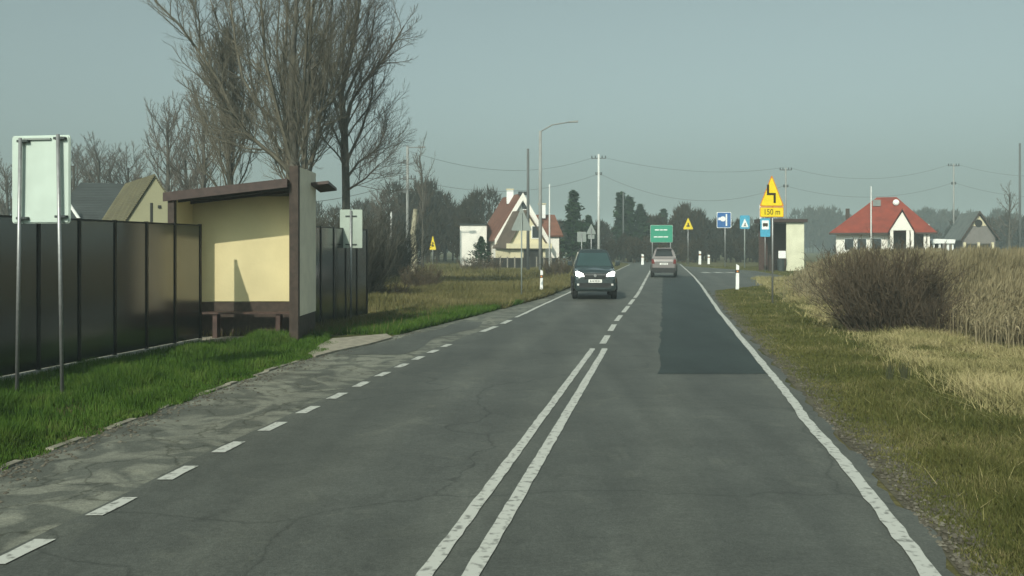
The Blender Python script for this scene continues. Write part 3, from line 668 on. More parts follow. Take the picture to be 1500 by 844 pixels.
# roof, falling to the left
def roofz(x): return 3.50+(x+4.8)*.115
rf = MB()
for (x0, x1, y0, y1) in ((-7.45, -4.805, YF-.12, 21.75), (-4.595, -4.20, YF+1.2, 21.75)):
    q = [L3(x0, y0, roofz(x0)), L3(x1, y0, roofz(x1)), L3(x1, y1, roofz(x1)-.10), L3(x0, y1, roofz(x0)-.10)]
    rf.slab(q, .07)
rfo = rf.build('roof', M_roof_brown, sh)
p = MB()
x0, x1, y = -7.46, -4.806, YF-.135
p.add([L3(x0, y-.02, roofz(x0)-.17), L3(x1, y-.02, roofz(x1)-.17), L3(x1, y-.02, roofz(x1)+.02), L3(x0, y-.02, roofz(x0)+.02), L3(x0, y+.01, roofz(x0)-.17), L3(x1, y+.01, roofz(x1)-.17), L3(x1, y+.01, roofz(x1)+.02), L3(x0, y+.01, roofz(x0)+.02)],
      [(0, 1, 2, 3), (7, 6, 5, 4), (0, 4, 5, 1), (3, 2, 6, 7), (0, 3, 7, 4), (1, 5, 6, 2)])
p.build('fascia', M_roof_brown, rfo)
for yy in (YF+.15, YW-.15):
    p = MB(); z0, z1 = roofz(XL)-.2, roofz(-4.81)-.2
    p.slab([L3(XL, yy, z0), L3(-4.81, yy, z1), L3(-4.81, yy, z1+.11), L3(XL, yy, z0+.11)], .06); p.build('rafter', M_brown, sh)
p = MB(); p.span(L3(XL+.1, YW-.50, .56), L3(-4.83, YW-.45, .60)); p.span(L3(XL+.1, YW-.43, .56), L3(-4.83, YW-.2, .60)); p.build('bench_seat', M_brown_l, sh)
for x in (-6.6, -5.2):
    p = MB(); p.span(L3(x-.05, YW-.46, 0), L3(x+.05, YW-.22, .555)); p.build('bench_leg', M_brown_l, sh)
p = MB(); p.span(L3(-7.3, YF+.0, -.005), L3(-4.6, 21.4, .03)); p.build('floor_slab', M_slabs, sh)

# ------------------------------------------------------------------ signs
def pole(o, x, y, z0, z1, r=.03, m=None, name='post'):
    return MB().tube([(x, y, z0), (x, y, z1)], r, 10).build(name, m or M_steel, o, smooth=True)
def rrect(w_, h_, r=.05, n=4):
    out = []
    for cx, cz, a0 in ((w_/2-r, h_/2-r, 0), (-w_/2+r, h_/2-r, 90), (-w_/2+r, -h_/2+r, 180), (w_/2-r, -h_/2+r, 270)):
        for i in range(n+1): a = math.radians(a0+90*i/n); out.append((cx+r*math.cos(a), cz+r*math.sin(a)))
    return out
def rtri(w_, h_, r=.05):
    P = [Vector((-w_/2, 0)), Vector((w_/2, 0)), Vector((0, h_))]; out = []
    for i in range(3):
        a, b_, c = P[i-1], P[i], P[(i+1) % 3]; u, v = (a-b_).normalized(), (c-b_).normalized()
        out += [tuple(b_+u*r*1.4), tuple(b_+(u+v)*r*.42), tuple(b_+v*r*1.4)]
    return out
def shift(pl, dx=0, dz=0, s=1): return [(x*s+dx, z*s+dz) for x, z in pl]
# large board seen from behind
o = thing('sign_board', 'large white sign board on two posts before the left fence, seen from behind', 'sign', (-6.56, 12.5, 0), math.radians(-9))
p = MB(); p.prism(shift(rrect(.86, 1.19, .03), 0, 2.99), .10, .115); p.build('board', M_sign_back, o)
p = MB(); p.prism(shift(rrect(.89, 1.22, .04), 0, 2.99), .1155, .13); p.build('board_edge', M_sign_back, o)
for x, top in ((-.26, 3.56), (.31, 3.60)):
    MB().tube([(x*1.22, .04, -.1), (x, .04, top)], .026, 10).build('post', M_steel, o, smooth=True)
for x, z in ((-.26, 3.52), (.30, 3.55), (-.27, 2.45), (.32, 2.47)):
    p = MB(); p.box((x+.02, .07, z), (.17, .06, .035)); p.build('clamp', M_clamp, o, bevel=.005)
p = MB(); p.span((-.24, .095, 3.535), (.17, .07, 3.56)); p.build('cross_bar', M_sign_back_grey, o)
# double board
Ys = 24.3
o = thing('sign_board', 'small pale double sign board on one post past the shelter, seen from behind', 'sign', (GX(514, Ys), Ys, 0))
for s in (-1, 1):
    p = MB(); p.prism(shift(rrect(.295, 1.03, .02), s*.152, 2.54), .03, .045); p.build('board', M_sign_back_pale, o)
pole(o, 0, 0, -.1, 3.03, .028, M_steel)
for z in (2.12, 2.88): MB().box((0, .02, z), (.3, .03, .03)).build('clamp', M_clamp, o)

def text_mesh(body, size, m, parent, loc, rx=90, sx=1, sz=1, name='lettering'):
    cu = bpy.data.curves.new('t', 'FONT'); cu.body = body; cu.size = size; cu.align_x = 'CENTER'; cu.align_y = 'CENTER'; cu.extrude = .003
    to = bpy.data.objects.new('t', cu); C.objects.link(to)
    dg = bpy.context.evaluated_depsgraph_get(); me = bpy.data.meshes.new_from_object(to.evaluated_get(dg))
    bpy.data.objects.remove(to)
    me.materials.clear(); me.materials.append(m)
    ob = bpy.data.objects.new(name, me); C.objects.link(ob); ob.parent = parent; ob.location = loc; ob.rotation_euler = (math.radians(rx), 0, 0); ob.scale = (sx, sz, 1)
    return ob
# yellow warning sign with distance plate
Ys = 32.8
o = thing('warning_sign', 'big yellow triangular double bend sign with a distance plate on the right verge', 'sign', (GX(1130.5, Ys), Ys, 0))
zb = GZ(303, Ys)
p = MB(); p.prism(shift(rtri(.90, 1.16, .05), 0, zb), -.005, .01); face = p.build('sign_face', M_red, o)
p = MB(); p.prism(shift(rtri(.80, 1.03, .05), 0, zb+.045), -.012, -.0052); p.build('yellow_field', M_yellow, face)
p = MB(); sg = [(-.20, .80), (-.12, .80), (-.12, .50), (.12, .50), (.12, .14), (.04, .14), (.04, .42), (-.20, .42)]
p.prism([(x+.02, z+zb) for x, z in sg], -.019, -.0122); p.build('bend_symbol', M_black, face)
p = MB(); p.prism(shift(rrect(.86, .36, .03), 0, zb-.195), -.005, .01); pl = p.build('distance_plate', M_red, o)
p = MB(); p.prism(shift(rrect(.82, .32, .03), 0, zb-.195), -.012, -.0052); p.build('yellow_field', M_yellow, pl)
text_mesh('150 m', .24, M_black, pl, (0, -.0155, zb-.195), sz=1.2)
pole(o, .04, .045, -.1, zb+.8, .032)
# bus stop sign
Ys = 75
o = thing('bus_stop_sign', 'light blue and white bus stop sign in front of the far shelter', 'sign', (GX(1121, Ys), Ys, 0))
zc = GZ(333.5, Ys)
p = MB(); p.prism(shift(rrect(.82, 1.52, .06), 0, zc), -.01, .01); fc = p.build('sign_face', M_lightblue, o)
p = MB(); p.prism(shift(rrect(.58, .74, .04), 0, zc+.22), -.02, -.0105); p.build('white_field', M_white, fc)
p = MB(); p.prism(shift(rrect(.42, .26, .05), 0, zc+.24), -.028, -.0205)
for s in (-1, 1): p.tube([(s*.12, -.028, zc+.10), (s*.12, -.021, zc+.10)], .045, 10)
p.build('bus_symbol', M_black, fc); pole(o, 0, .05, -.1, zc+.5, .035)
# blue road layout sign
Ys = 92
o = thing('information_sign', 'square dark blue sign with a white bar and arrow beyond the right lay-by', 'sign', (GX(1060.5, Ys), Ys, 0))
zc = GZ(322.5, Ys)
p = MB(); p.prism(shift(rrect(1.46, 1.6, .1), 0, zc), -.01, .01); fc = p.build('sign_face', M_white, o)
p = MB(); p.prism(shift(rrect(1.36, 1.5, .1), 0, zc), -.02, -.0105); p.build('blue_field', M_blue, fc)
p = MB(); p.box((-.22, -.026, zc+.12), (.72, .01, .26)); p.box((.24, -.026, zc), (.15, .01, 1.2)); p.prism(shift(rrect(.5, .5, .2), -.12, zc+.12), -.040, -.0315); p.build('white_symbol', M_white, fc)
pole(o, .12, .05, -.1, zc+.5, .05)
# crossing sign
Ys = 88
o = thing('crossing_sign', 'light blue pedestrian crossing sign with white triangle left of the far shelter', 'sign', (GX(1091, Ys), Ys, 0))
zc = GZ(325.5, Ys)
p = MB(); p.prism(shift(rrect(.95, 1.3, .1), 0, zc), -.01, .01); fc = p.build('sign_face', M_lightblue, o)
p = MB(); p.prism(shift(rtri(.72, .85, .04), 0, zc-.48), -.02, -.0105); p.build('white_triangle', M_white, fc)
p = MB(); p.tube([(0, -.03, zc-.36), (.02, -.03, zc-.06)], .045, 6); p.tube([(-.1, -.03, zc-.4), (0, -.03, zc-.22), (.12, -.03, zc-.4)], .03, 5); p.build('walker_symbol', M_black, fc)
pole(o, .0, .06, -.1, zc+.4, .06, M_sign_back_grey)
# green direction sign
Ys = 100
o = thing('direction_sign', 'green direction board on two posts above the silver car', 'sign', (GX(969, Ys), Ys, 0))
zc = GZ(342.5, Ys)
p = MB(); p.prism(shift(rrect(2.45, 1.9, .1), 0, zc), -.01, .02); fc = p.build('sign_face', M_white, o)
p = MB(); p.prism(shift(rrect(2.42, 1.87, .1), 0, zc), -.02, -.0105); p.build('green_field', M_signgreen, fc)
for z, x0, ws in ((.42, -.75, (.5, .35, .42)), (-.35, -.85, (.4, .55, .5))):
    x = x0; p = MB()
    for q in ws: p.box((x+q/2, -.0245, zc+z), (q, .008, .11)); x += q+.06
    p.build('lettering', M_white, fc)
for s in (-1, 1): pole(o, s*1.0, .08, -.1, zc+.8, .06)
# small yellow signs
def small_warn(px, ytop, ybot, Y_, wpx, label, sym=True):
    o = thing('warning_sign', label, 'sign', (GX(px, Y_), Y_, 0)); z0 = GZ(ybot, Y_); hh = GZ(ytop, Y_)-z0; w_ = wpx*Y_/F
    p = MB(); p.prism(shift(rtri(w_, hh, .07), 0, z0), -.005, .01); fc = p.build('sign_face', M_red if not sym else M_yellow, o)
    p = MB(); p.prism(shift(rtri(w_*.86, hh*.85, .07), 0, z0+hh*.05), -.02, -.0055); p.build('yellow_field', M_yellow, fc)
    p = MB(); p.box((0, -.025, z0+hh*.38), (w_*.14, .008, hh*.34)); p.box((0, -.031, z0+hh*.28), (w_*.36, .008, hh*.10)); p.build('dark_symbol', M_black, fc)
    pole(o, 0, .05, -.1, z0+hh*.6, .05); return o
small_warn(1008, 319, 336, 105, 15, 'small yellow triangular sign right of the green direction board')
small_warn(634, 345, 366, 98, 10, 'tiny yellow triangular sign in front of the left wood')
# sign backs on the left side of the road
Ys = 36.4
o = thing('rear_facing_sign', 'grey triangular sign seen from behind, in front of the white house gable', 'sign', (GX(764, Ys), Ys, 0))
p = MB(); p.prism(shift(rtri(.86, .95, .05), 0, GZ(338, Ys)), 0, .012); p.build('plate', M_sign_back_grey, o); pole(o, 0, -.04, -.1, GZ(312, Ys), .03, M_sign_back_grey)
Ys = 85
o = thing('rear_facing_sign', 'rectangular grey sign seen from behind above the oncoming car', 'sign', (GX(852, Ys), Ys, 0))
p = MB(); p.prism(shift(rrect(.85, .95, .06), 0, GZ(347, Ys)), 0, .02); p.build('plate', M_sign_back_grey, o); pole(o, 0, -.05, -.1, GZ(342, Ys), .04)
o = thing('rear_facing_sign', 'pointed grey sign seen from behind, beside the tall white pole', 'sign', (GX(866, Ys), Ys, 0))
p = MB(); p.prism(shift(rtri(.95, 1.0, .06), 0, GZ(343, Ys)), 0, .02); p.prism(shift(rrect(.6, .4, .04), 0, GZ(347, Ys)), 0, .021); p.build('plate', M_sign_back_grey, o); pole(o, 0, -.05, -.1, GZ(335, Ys), .05)

# delineator posts
def delineator(px, ybase, hpx, wpx, label):
    Y_ = GY(ybase); s = Y_/F; o = thing('delineator_post', label, 'marker post', (GX(px, Y_), Y_, 0), 0, 'roadside marker posts')
    h_ = hpx*s; w_ = wpx*s
    p = MB(); p.prism([(-w_/2, 0), (w_/2, 0), (w_/2, h_*.94), (-w_/2*.6, h_)], -.04, .04); body = p.build('body', M_white, o, bevel=.006)
    p = MB(); p.span((-w_/2-.004, -.046, h_*.66), (w_/2+.004, .046, h_*.78)); p.build('band', M_clamp, o)
    p = MB(); p.span((-w_*.25, -.052, h_*.69), (w_*.25, -.0465, h_*.75)); p.build('reflector', M_red, o)
delineator(793, 431, 36, 4.6, 'white marker post with dark band at the left roadside before the white house')
delineator(1080, 425, 38, 5, 'white marker post with dark band on the right verge left of the yellow sign')
delineator(826, 391, 16, 4, 'small white marker post left of the oncoming car')
delineator(1025, 387.5, 20, 4, 'distant white marker post right of the small yellow sign')
delineator(1038, 387, 14, 3.5, 'distant pale marker post beside another marker near the side bay')
delineator(941, 388, 16, 4, 'distant pale marker post left of the silver car')

# ------------------------------------------------------------------ poles, lamps, wires
M_pole_grey = mat('concrete_pole', (.24, .25, .24), .8, .12, 1)
M_pole_dark = mat('dark_pole', (.10, .11, .11), .8, .12, 1)
M_pole_white = mat('pale_pole', (.55, .57, .55), .6, .06, 1)
def upole(px, ytop, Y_, label, m, r0, r1, arms=(), name='utility_pole', cat='utility pole', group=None):
    o = thing(name, label, cat, (GX(px, Y_), Y_, 0), 0, group); zt = GZ(ytop, Y_)
    MB().tube([(0, 0, -.1), (0, 0, zt)], [r0, r1], 10).build('pole', m, o, smooth=True)
    for z, hw in arms:
        MB().box((0, 0, z), (hw*2, .10, .10)).build('cross_arm', M_pole_dark, o)
        for s in (-1, -.5, .5, 1): MB().tube([(s*hw*.92, 0, z+.05), (s*hw*.92, 0, z+.30)], [.06, .05], 7).build('insulator', M_clamp, o)
    return o
def lamp_arm(o, z, dx, dz, m):
    a = MB().tube([(0, 0, z), (dx*.4, 0, z+dz*.7), (dx, 0, z+dz)], .05, 7).build('lamp_arm', m, o, smooth=True)
    MB().prism([(dx-.1, z+dz+.03), (dx+.6*(1 if dx > 0 else -1), z+dz+.10), (dx+.6*(1 if dx > 0 else -1), z+dz-.03), (dx-.1, z+dz-.06)], -.14, .14).build('lamp_head', m, o)
# left lamp/utility pole
Y1 = 82; o1 = upole(597, 214, Y1, 'grey utility pole with a lamp arm and insulators beside the pale trunk', M_pole_grey, .17, .11, ((GZ(262, Y1), .75),))
lamp_arm(o1, GZ(216, Y1), 1.0, .0, M_pole_grey)
for z, s in ((GZ(234, Y1), -1), (GZ(258, Y1), -1), (GZ(277, Y1), -1)):
    MB().tube([(0, 0, z), (s*.75, 0, z-.35)], .05, 6).build('bracket', M_pole_dark, o1); MB().box((s*.25, 0, z-.2), (.3, .2, .35)).build('cable_box', M_pole_dark, o1)
upole(773.5, 218, 74, 'dark bare pole just left of the street lamp by the white house', M_pole_dark, .15, .10)
o = upole(791.5, 192, 70, 'tall grey street lamp with a long arm pointing right', M_pole_grey, .15, .12, name='street_lamp', cat='street lamp')
lamp_arm(o, GZ(193, 70), 2.3, .75, M_pole_grey)
upole(805, 270, 78, 'thin white flagpole right of the street lamp', M_pole_white, .09, .05, name='flagpole', cat='flagpole')
Y2 = 104; o2 = upole(877, 226, Y2, 'tall pale utility pole with cross arms rising behind the oncoming car', M_pole_white, .17, .12, ((GZ(232, Y2), .85), (GZ(256, Y2), .35)))
upole(913, 282, 124, 'slim dark mast among the narrow conifers', M_pole_dark, .12, .08, name='mast', cat='mast')
upole(573, 310, 90, 'short pale post beside the distant parked dark car', M_pole_white, .12, .08, name='pale_post', cat='post')
Y3 = 112; o3 = upole(1151, 246, Y3, 'faint grey utility pole behind the far shelter with the yellow sign before it', M_pole_grey, .12, .09, ((GZ(249, Y3), .75), (GZ(274, Y3), .3)))
upole(1114, 300, 84, 'pale slim pole left of the far shelter', M_pole_white, .13, .10, name='pale_post', cat='post')
upole(1276, 273, 88, 'thin white pole in front of the red roofed house', M_pole_white, .09, .05, name='flagpole', cat='flagpole')
Y4 = 120; o4 = upole(1397, 240, Y4, 'distant utility pole left of the grey house', M_pole_grey, .12, .09, ((GZ(243, Y4), .75), (GZ(270, Y4), .3)))
upole(1494, 210, 95, 'dark mast at the right edge of the view', M_pole_dark, .13, .10, name='mast', cat='mast')
M_wire = mat('cable', (.08, .09, .09), .6)
def cable(a, b_, sag, label, r=.015):
    a, b_ = Vector(a), Vector(b_); pts = []
    for i in range(17):
        t = i/16; p = a.lerp(b_, t); p.z -= 4*sag*t*(1-t); pts.append(tuple(p-a))
    o = MB().tube(pts, r, 5).build('power_cable', M_wire); o.location = a; tag(o, label, 'cable', 'power cables over the road')
pA = lambda o, px, py, Y_: PW(px, py, Y_)
cable(PW(601, 222, Y1), PW(868, 231, Y2), 1.6, 'upper power cable from the lamp post to the tall white pole')
cable(PW(598, 262, Y1), PW(873, 256, Y2), 1.5, 'lower power cable from the lamp post to the tall white pole')
cable(PW(886, 231, Y2), PW(1145, 246, Y3), 1.0, 'upper power cable right of the tall white pole')
cable(PW(881, 256, Y2), PW(1149, 272, Y3), 2.4, 'lower power cable right of the tall white pole')
cable(PW(1157, 246, Y3), PW(1391, 241, Y4), 1.6, 'upper power cable above the red roof')
cable(PW(1153, 273, Y3), PW(1395, 268, Y4), 1.6, 'lower power cable above the red roof')
cable(PW(1403, 241, Y4), PW(1600, 252, 110), 1.0, 'upper power cable at the right edge above the grey house')
cable(PW(1399, 268, Y4), PW(1600, 285, 110), 1.0, 'lower power cable at the right edge above the grey house')
cable(PW(596, 262, Y1), PW(400, 300, 60), .5, 'power cable leaving the lamp post to the left', .02)
cable(PW(596, 276, Y1), PW(400, 318, 60), .5, 'lowest power cable leaving the lamp post to the left', .02)

# ------------------------------------------------------------------ far shelter
Y_ = 77.0; s = Y_/F
o = thing('bus_shelter', 'far white bus shelter with flat dark roof at the right lay-by', 'bus shelter', (GX(1152, Y_), Y_, 0))
X0, X1, XA, XB = -1.9, 1.72, -1.55, 1.5      # local metres
M_shel = mat('shelter_white', (.66, .66, .50), .9, .06, 2)
M_dirt = mat('shelter_white_dirty', (.62, .62, .46), .9, .10, 1.0, col2=(.68, .68, .52))
zt = GZ(326, Y_)
MB().span((0, 0, 0), (XB, .12, zt)).build('end_wall', M_dirt, o)
MB().span((XB-.12, .122, 0), (XB, 3.0, zt-.05)).build('side_wall', M_shel, o)
MB().span((XA, 2.9, 0), (XB-.122, 3.0, zt)).build('back_wall', M_brown_l, o)
MB().span((XA, 0, 0), (XA+.5, .15, zt)).build('dark_panel', M_brown, o)
r_ = MB(); r_.prism([(X0, zt+.02), (X1, zt+.02), (X1, zt+.28), (X0, zt+.34)], -.25, 3.2); r_.build('roof', M_roof_brown, o)
MB().span((XA+.3, 2.3, .45), (XB-.2, 2.7, .52)).build('bench', M_brown_l, o)
o = thing('litter_bin', 'dark litter bin with a white panel inside the far shelter', 'bin', (GX(1144, 76.4), 76.4, 0))
MB().tube([(0, 0, 0), (0, 0, .1), (0, 0, 1.05)], [.24, .27, .33], 14).build('bin_body', M_clamp, o)
MB().prism(shift(rrect(.62, .62, .05), 0, 1.42), -.34, -.30).build('white_panel', M_white, o)
MB().tube([(0, 0, 1.05), (0, 0, 1.7)], .05, 8).build('panel_post', M_clamp, o)

# ------------------------------------------------------------------ houses
def tiles(name, col, sc_=3.0):
    m = mat(name, col, .8, .18, 1.2, 0, coords='Object'); n = m.node_tree.nodes; l = m.node_tree.links; b = n['Principled BSDF']
    wv_ = n.new('ShaderNodeTexWave'); wv_.inputs['Scale'].default_value = sc_; wv_.inputs['Distortion'].default_value = .3; wv_.bands_direction = 'Z'
    tc = n.new('ShaderNodeTexCoord'); l.new(tc.outputs['Object'], wv_.inputs['Vector'])
    bp = n.new('ShaderNodeBump'); bp.inputs['Strength'].default_value = .6; bp.inputs['Distance'].default_value = .05
    l.new(wv_.outputs[0], bp.inputs['Height']); l.new(bp.outputs[0], b.inputs['Normal']); return m
M_red_roof = tiles('red_roof_tiles', (.22, .040, .022)); M_org = tiles('brown_red_roof_tiles', (.17, .075, .05)); M_olive = tiles('olive_roof', (.11, .10, .055))
M_slate = tiles('slate_roof', (.035, .042, .042)); M_grey_roof = tiles('grey_roof', (.17, .19, .18)); M_umb = tiles('brown_roof_tiles', (.11, .085, .065))
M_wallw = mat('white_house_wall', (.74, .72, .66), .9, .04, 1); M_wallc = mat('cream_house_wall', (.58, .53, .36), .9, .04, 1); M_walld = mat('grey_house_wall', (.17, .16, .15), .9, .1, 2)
M_walltan = mat('pale_yellow_house_wall', (.24, .235, .15), .9, .05, 1); M_glass = mat('window_glass', (.02, .025, .028), .1, .1, 2, spec=.8)
M_openg = mat('dark_opening', (.018, .018, .016), .8)
def window(parent, x, y, z, w_, h_, fm=None):
    f = MB(); f.box((x, y-.03, z), (w_+.14, .06, h_+.14)); fr = f.build('window', fm or M_white, parent)
    p = MB(); p.box((x, y-.064, z), (w_, .012, h_)); p.build('pane', M_glass, fr)
def gable_block(o, x0, x1, y0, y1, z_eave_l, z_eave_r, apex, m_wall, m_roof, over=.35, rt=.14, skew=0, verge=None, vd=.18):
    """gable faces -Y; ridge runs back along Y, drifting by skew"""
    ax, az = apex
    w_ = MB(); n_ = [(x0, 0), (x1, 0), (x1, z_eave_r), (ax, az), (x0, z_eave_l)]
    w_.add([(x, y0, z) for x, z in n_]+[(x+skew, y1, z) for x, z in n_], [(0, 1, 2, 3, 4), (9, 8, 7, 6, 5)]+[(i, i+5, (i+1) % 5+5, (i+1) % 5) for i in range(5) if i not in (2, 3)])
    w_.build('wall', m_wall, o)
    r_ = MB(); sl = (az-z_eave_l)/(ax-x0); sr = (az-z_eave_r)/(x1-ax)
    Lx, Lz = x0-over, z_eave_l-over*sl; Rx, Rz = x1+over, z_eave_r-over*sr
    for (ex, ez) in ((Lx, Lz), (Rx, Rz)):
        pl_ = [(ex, ez), (ax, az), (ax, az+rt), (ex, ez+rt)]
        r_.add([(x, y0-over, z) for x, z in pl_]+[(x+skew, y1+over, z) for x, z in pl_], [(0, 1, 2, 3), (7, 6, 5, 4)]+[(i, i+4, (i+1) % 4+4, (i+1) % 4) for i in range(4)])
    ro = r_.build('roof', m_roof, o)
    if verge:
        v_ = MB()
        for (ex, ez) in ((Lx, Lz), (Rx, Rz)):
            v_.prism([(ex, ez-vd), (ax, az-vd), (ax, az+rt+.02), (ex, ez+rt+.02)], y0-over-.06, y0-over-.003)
        v_.build('verge_board', verge, ro)
    return ro

# cream house behind the left fence
Y_ = 44.0; ox = GX(228, Y_); o = thing('house', 'pale yellow gabled house with olive roof behind the left fence', 'house', (ox, Y_, 0), 0)
zz = lambda py: GZ(py, Y_); xx = lambda px: GX(px, Y_)-ox
gable_block(o, xx(184), xx(272), 0, 6.5, zz(326), zz(326), (0, zz(258)), M_walltan, M_olive, .12, .10, skew=-4.3)
MB().box((xx(222), -.03, zz(314)), (.10, .06, 1.1)).build('window', M_openg, o)
MB().box((xx(234), -.03, zz(303)), (.14, .06, .14)).build('vent', M_openg, o)
Y_ = 52.0; ox = GX(120, Y_); o = thing('house', 'house with a long dark slate roof left of the pale yellow house', 'house', (ox, Y_, 0))
xx = lambda px: GX(px, Y_)-ox; zz = lambda py: GZ(py, Y_)
MB().span((xx(75), 0, 0), (xx(215), 6, zz(322))).build('wall', M_walld, o)
r_ = MB(); r_.slab([(xx(70), -.3, zz(326)), (xx(220), -.3, zz(326)), (xx(190), 3, zz(265)), (xx(82), 3, zz(262))], .12); r_.slab([(xx(70), 6.3, zz(326)), (xx(82), 3.0, zz(262)), (xx(190), 3, zz(265)), (xx(220), 6.3, zz(326))], .12)
ro = r_.build('roof', M_slate, o)
MB().span((xx(172), 2.6, zz(275)), (xx(178), 3.2, zz(255))).build('chimney', M_brown, ro)
p = MB(); p.tube([(xx(106), -.35, zz(300)), (xx(121), -.35, zz(322))], .09, 8); p.build('gutter_pipe', M_white, o)

# white house with orange roof
Y_ = 90.0; ox = GX(765, Y_); o = thing('house', 'white gabled house with a brown red roof left of the road', 'house', (ox, Y_, 0))
xx = lambda px: GX(px, Y_)-ox; zz = lambda py: GZ(py, Y_)
gable_block(o, xx(730), xx(800), 0, 8.5, zz(345), zz(345), (xx(766), zz(285)), M_wallw, M_org, .35, .16, skew=-2.1, verge=M_wallw, vd=.6)
# front lower wing
wing = gable_block(o, xx(748), xx(797), -3.4, -.36, zz(356), zz(354), (xx(771), zz(312)), M_wallc, M_umb, .3, .14, skew=-1.5)
MB().span((xx(742), -3.9, zz(364)), (xx(806), -3.405, zz(357))).build('balcony', M_wallc, o)
MB().span((xx(766), -3.50, .0), (xx(793), -3.41, zz(366))).build('garage_opening', M_openg, o)
window(o, xx(783), -3.4, zz(341), .6, 1.1); window(o, xx(768), -.0, zz(302), .5, .6)
MB().span((xx(672), 2, 0), (xx(712), 7, zz(329))).build('side_extension', M_wallw, o)
MB().span((xx(670.5), 1.85, zz(329)+.003), (xx(713), 7.15, zz(327))).build('extension_roof', M_slate, o)
p = MB(); p.slab([(xx(790), 1, zz(345)), (xx(826), 1, zz(345)), (xx(816), 5, zz(312)), (xx(782), 5, zz(312))], .15); p.build('rear_roof', M_org, o)
MB().span((xx(792), 1.3, 0), (xx(820), 6, zz(346))).build('rear_wing', M_wallw, o)
for px, y0, y1, yy in ((747, 275, 296, 3.5), (796, 297, 318, 3.8)):
    c_ = MB().span((xx(px)-.35, yy, zz(y1)), (xx(px)+.35, yy+.6, zz(y0))); c_.build('chimney', M_white, o)
    MB().span((xx(px)-.42, yy-.07, zz(y0)+.003), (xx(px)+.42, yy+.67, zz(y0)+.12)).build('chimney_cap', M_wallc, o)
MB().span((xx(762)-.2, -.4, zz(286)), (xx(772)+.2, 0.2, zz(281))).build('ridge_cap', M_slate, o)
# its fence
o = thing('plank_fence', 'dark brown plank fence in front of the white house', 'fence', (GX(722, 84), 84, 0))
n_ = 9; L_ = GX(818, 84)-GX(722, 84)
for i in range(n_): MB().span((i*L_/n_+.04, 0, .1), ((i+1)*L_/n_-.04, .05, 1.05)).build('panel', M_openg, o)
for i in range(n_+1): MB().span((i*L_/n_-.06, -.03, 0), (i*L_/n_+.06, .09, 1.15)).build('post', mat('post_grey', (.2, .19, .16), .9) if i == 0 else bpy.data.materials['post_grey'], o)

# red roofed house on the right
Y_ = 92.0; ox = GX(1294, Y_); o = thing('house', 'white house with a large red hipped roof on the right', 'house', (ox, Y_, 0), -math.atan(544/F))
xx = lambda px: (GX(px, Y_)-ox)*.926; zz = lambda py: GZ(py, Y_)
ze = zz(338)
MB().span((xx(1223), .4, 0), (xx(1312), 8.5, ze)).build('wall', M_wallw, o)
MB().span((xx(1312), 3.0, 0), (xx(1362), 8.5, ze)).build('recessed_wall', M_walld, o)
r_ = MB(); E = [(xx(1212), -.3, ze-.25), (xx(1372), -.3, ze-.25), (xx(1372), 9.2, ze-.25), (xx(1212), 9.2, ze-.25)]; zr = zz(286)
K = [(xx(1284), 4.2, zr), (xx(1314), 4.2, zr)]
r_.add(E+K, [(0, 1, 5, 4), (1, 2, 5), (2, 3, 4, 5), (3, 0, 4), (3, 2, 1, 0)]); ro = r_.build('roof', M_red_roof, o)
MB().span((xx(1213), -.36, ze-.38), (xx(1371.5), -.302, ze-.2)).build('gutter', M_brown, ro)
p = MB(); gy = -1.6
p.add([(xx(1304), gy, zz(338)), (xx(1336), gy, zz(338)), (xx(1321), gy, zz(312)), (xx(1304), 2.5, zz(338)), (xx(1336), 2.5, zz(338)), (xx(1321), 2.5, zz(312))], [(0, 1, 2), (3, 5, 4), (0, 3, 4, 1)]); p.build('porch_gable', M_wallw, o)
for a, c_ in (((1300, 342), (1321, 308)), ((1321, 308), (1340, 342))):
    p = MB(); (ax_, ay_), (bx_, by_) = a, c_
    p.add([(xx(ax_), gy-.25, zz(ay_)), (xx(bx_), gy-.25, zz(by_)), (xx(bx_), 3.4, zz(by_)), (xx(ax_), 3.4, zz(ay_)), (xx(ax_), gy-.25, zz(ay_)+.14), (xx(bx_), gy-.25, zz(by_)+.14), (xx(bx_), 3.4, zz(by_)+.14), (xx(ax_), 3.4, zz(ay_)+.14)],
          [(0, 1, 2, 3), (7, 6, 5, 4), (0, 4, 5, 1), (1, 5, 6, 2), (2, 6, 7, 3), (3, 7, 4, 0)]); p.build('porch_roof', M_red_roof, ro)
for px in (1306, 1329, 1335): MB().span((xx(px)-.15, gy+.02, 0), (xx(px)+.15, gy+.3, zz(338))).build('column', M_wallw, o)
for px in (1354, 1359): MB().span((xx(px)-.12, .0, 0), (xx(px)+.12, .25, ze)).build('column', M_wallw, o)
MB().span((xx(1309), .3, .0), (xx(1326), .39, zz(342))).build('door_opening', M_openg, o)
for px in (1243, 1262, 1284): window(o, xx(px), .4, zz(358), .85, 1.1)
MB().slab([(xx(1278), 2.93, zz(300)), (xx(1290), 2.93, zz(300)), (xx(1290), 3.74, zz(290)), (xx(1278), 3.74, zz(290))], .04).build('skylight', M_grey_roof, ro)
p = MB(); p.tube([(0, 0, 0), (0, -.06, 0), (0, -.16, 0)], [.32, .30, .15], 16); d_ = p.build('satellite_dish', M_white, ro); d_.location = (xx(1313), 3.0, zz(295))
MB().tube([(xx(1313), 3.1, zz(295)), (xx(1313), 3.6, zz(302))], .05, 6).build('dish_arm', M_clamp, ro)
MB().span((xx(1236), 3.2, zz(320)), (xx(1242), 3.9, zz(303))).build('chimney', M_brown, ro)

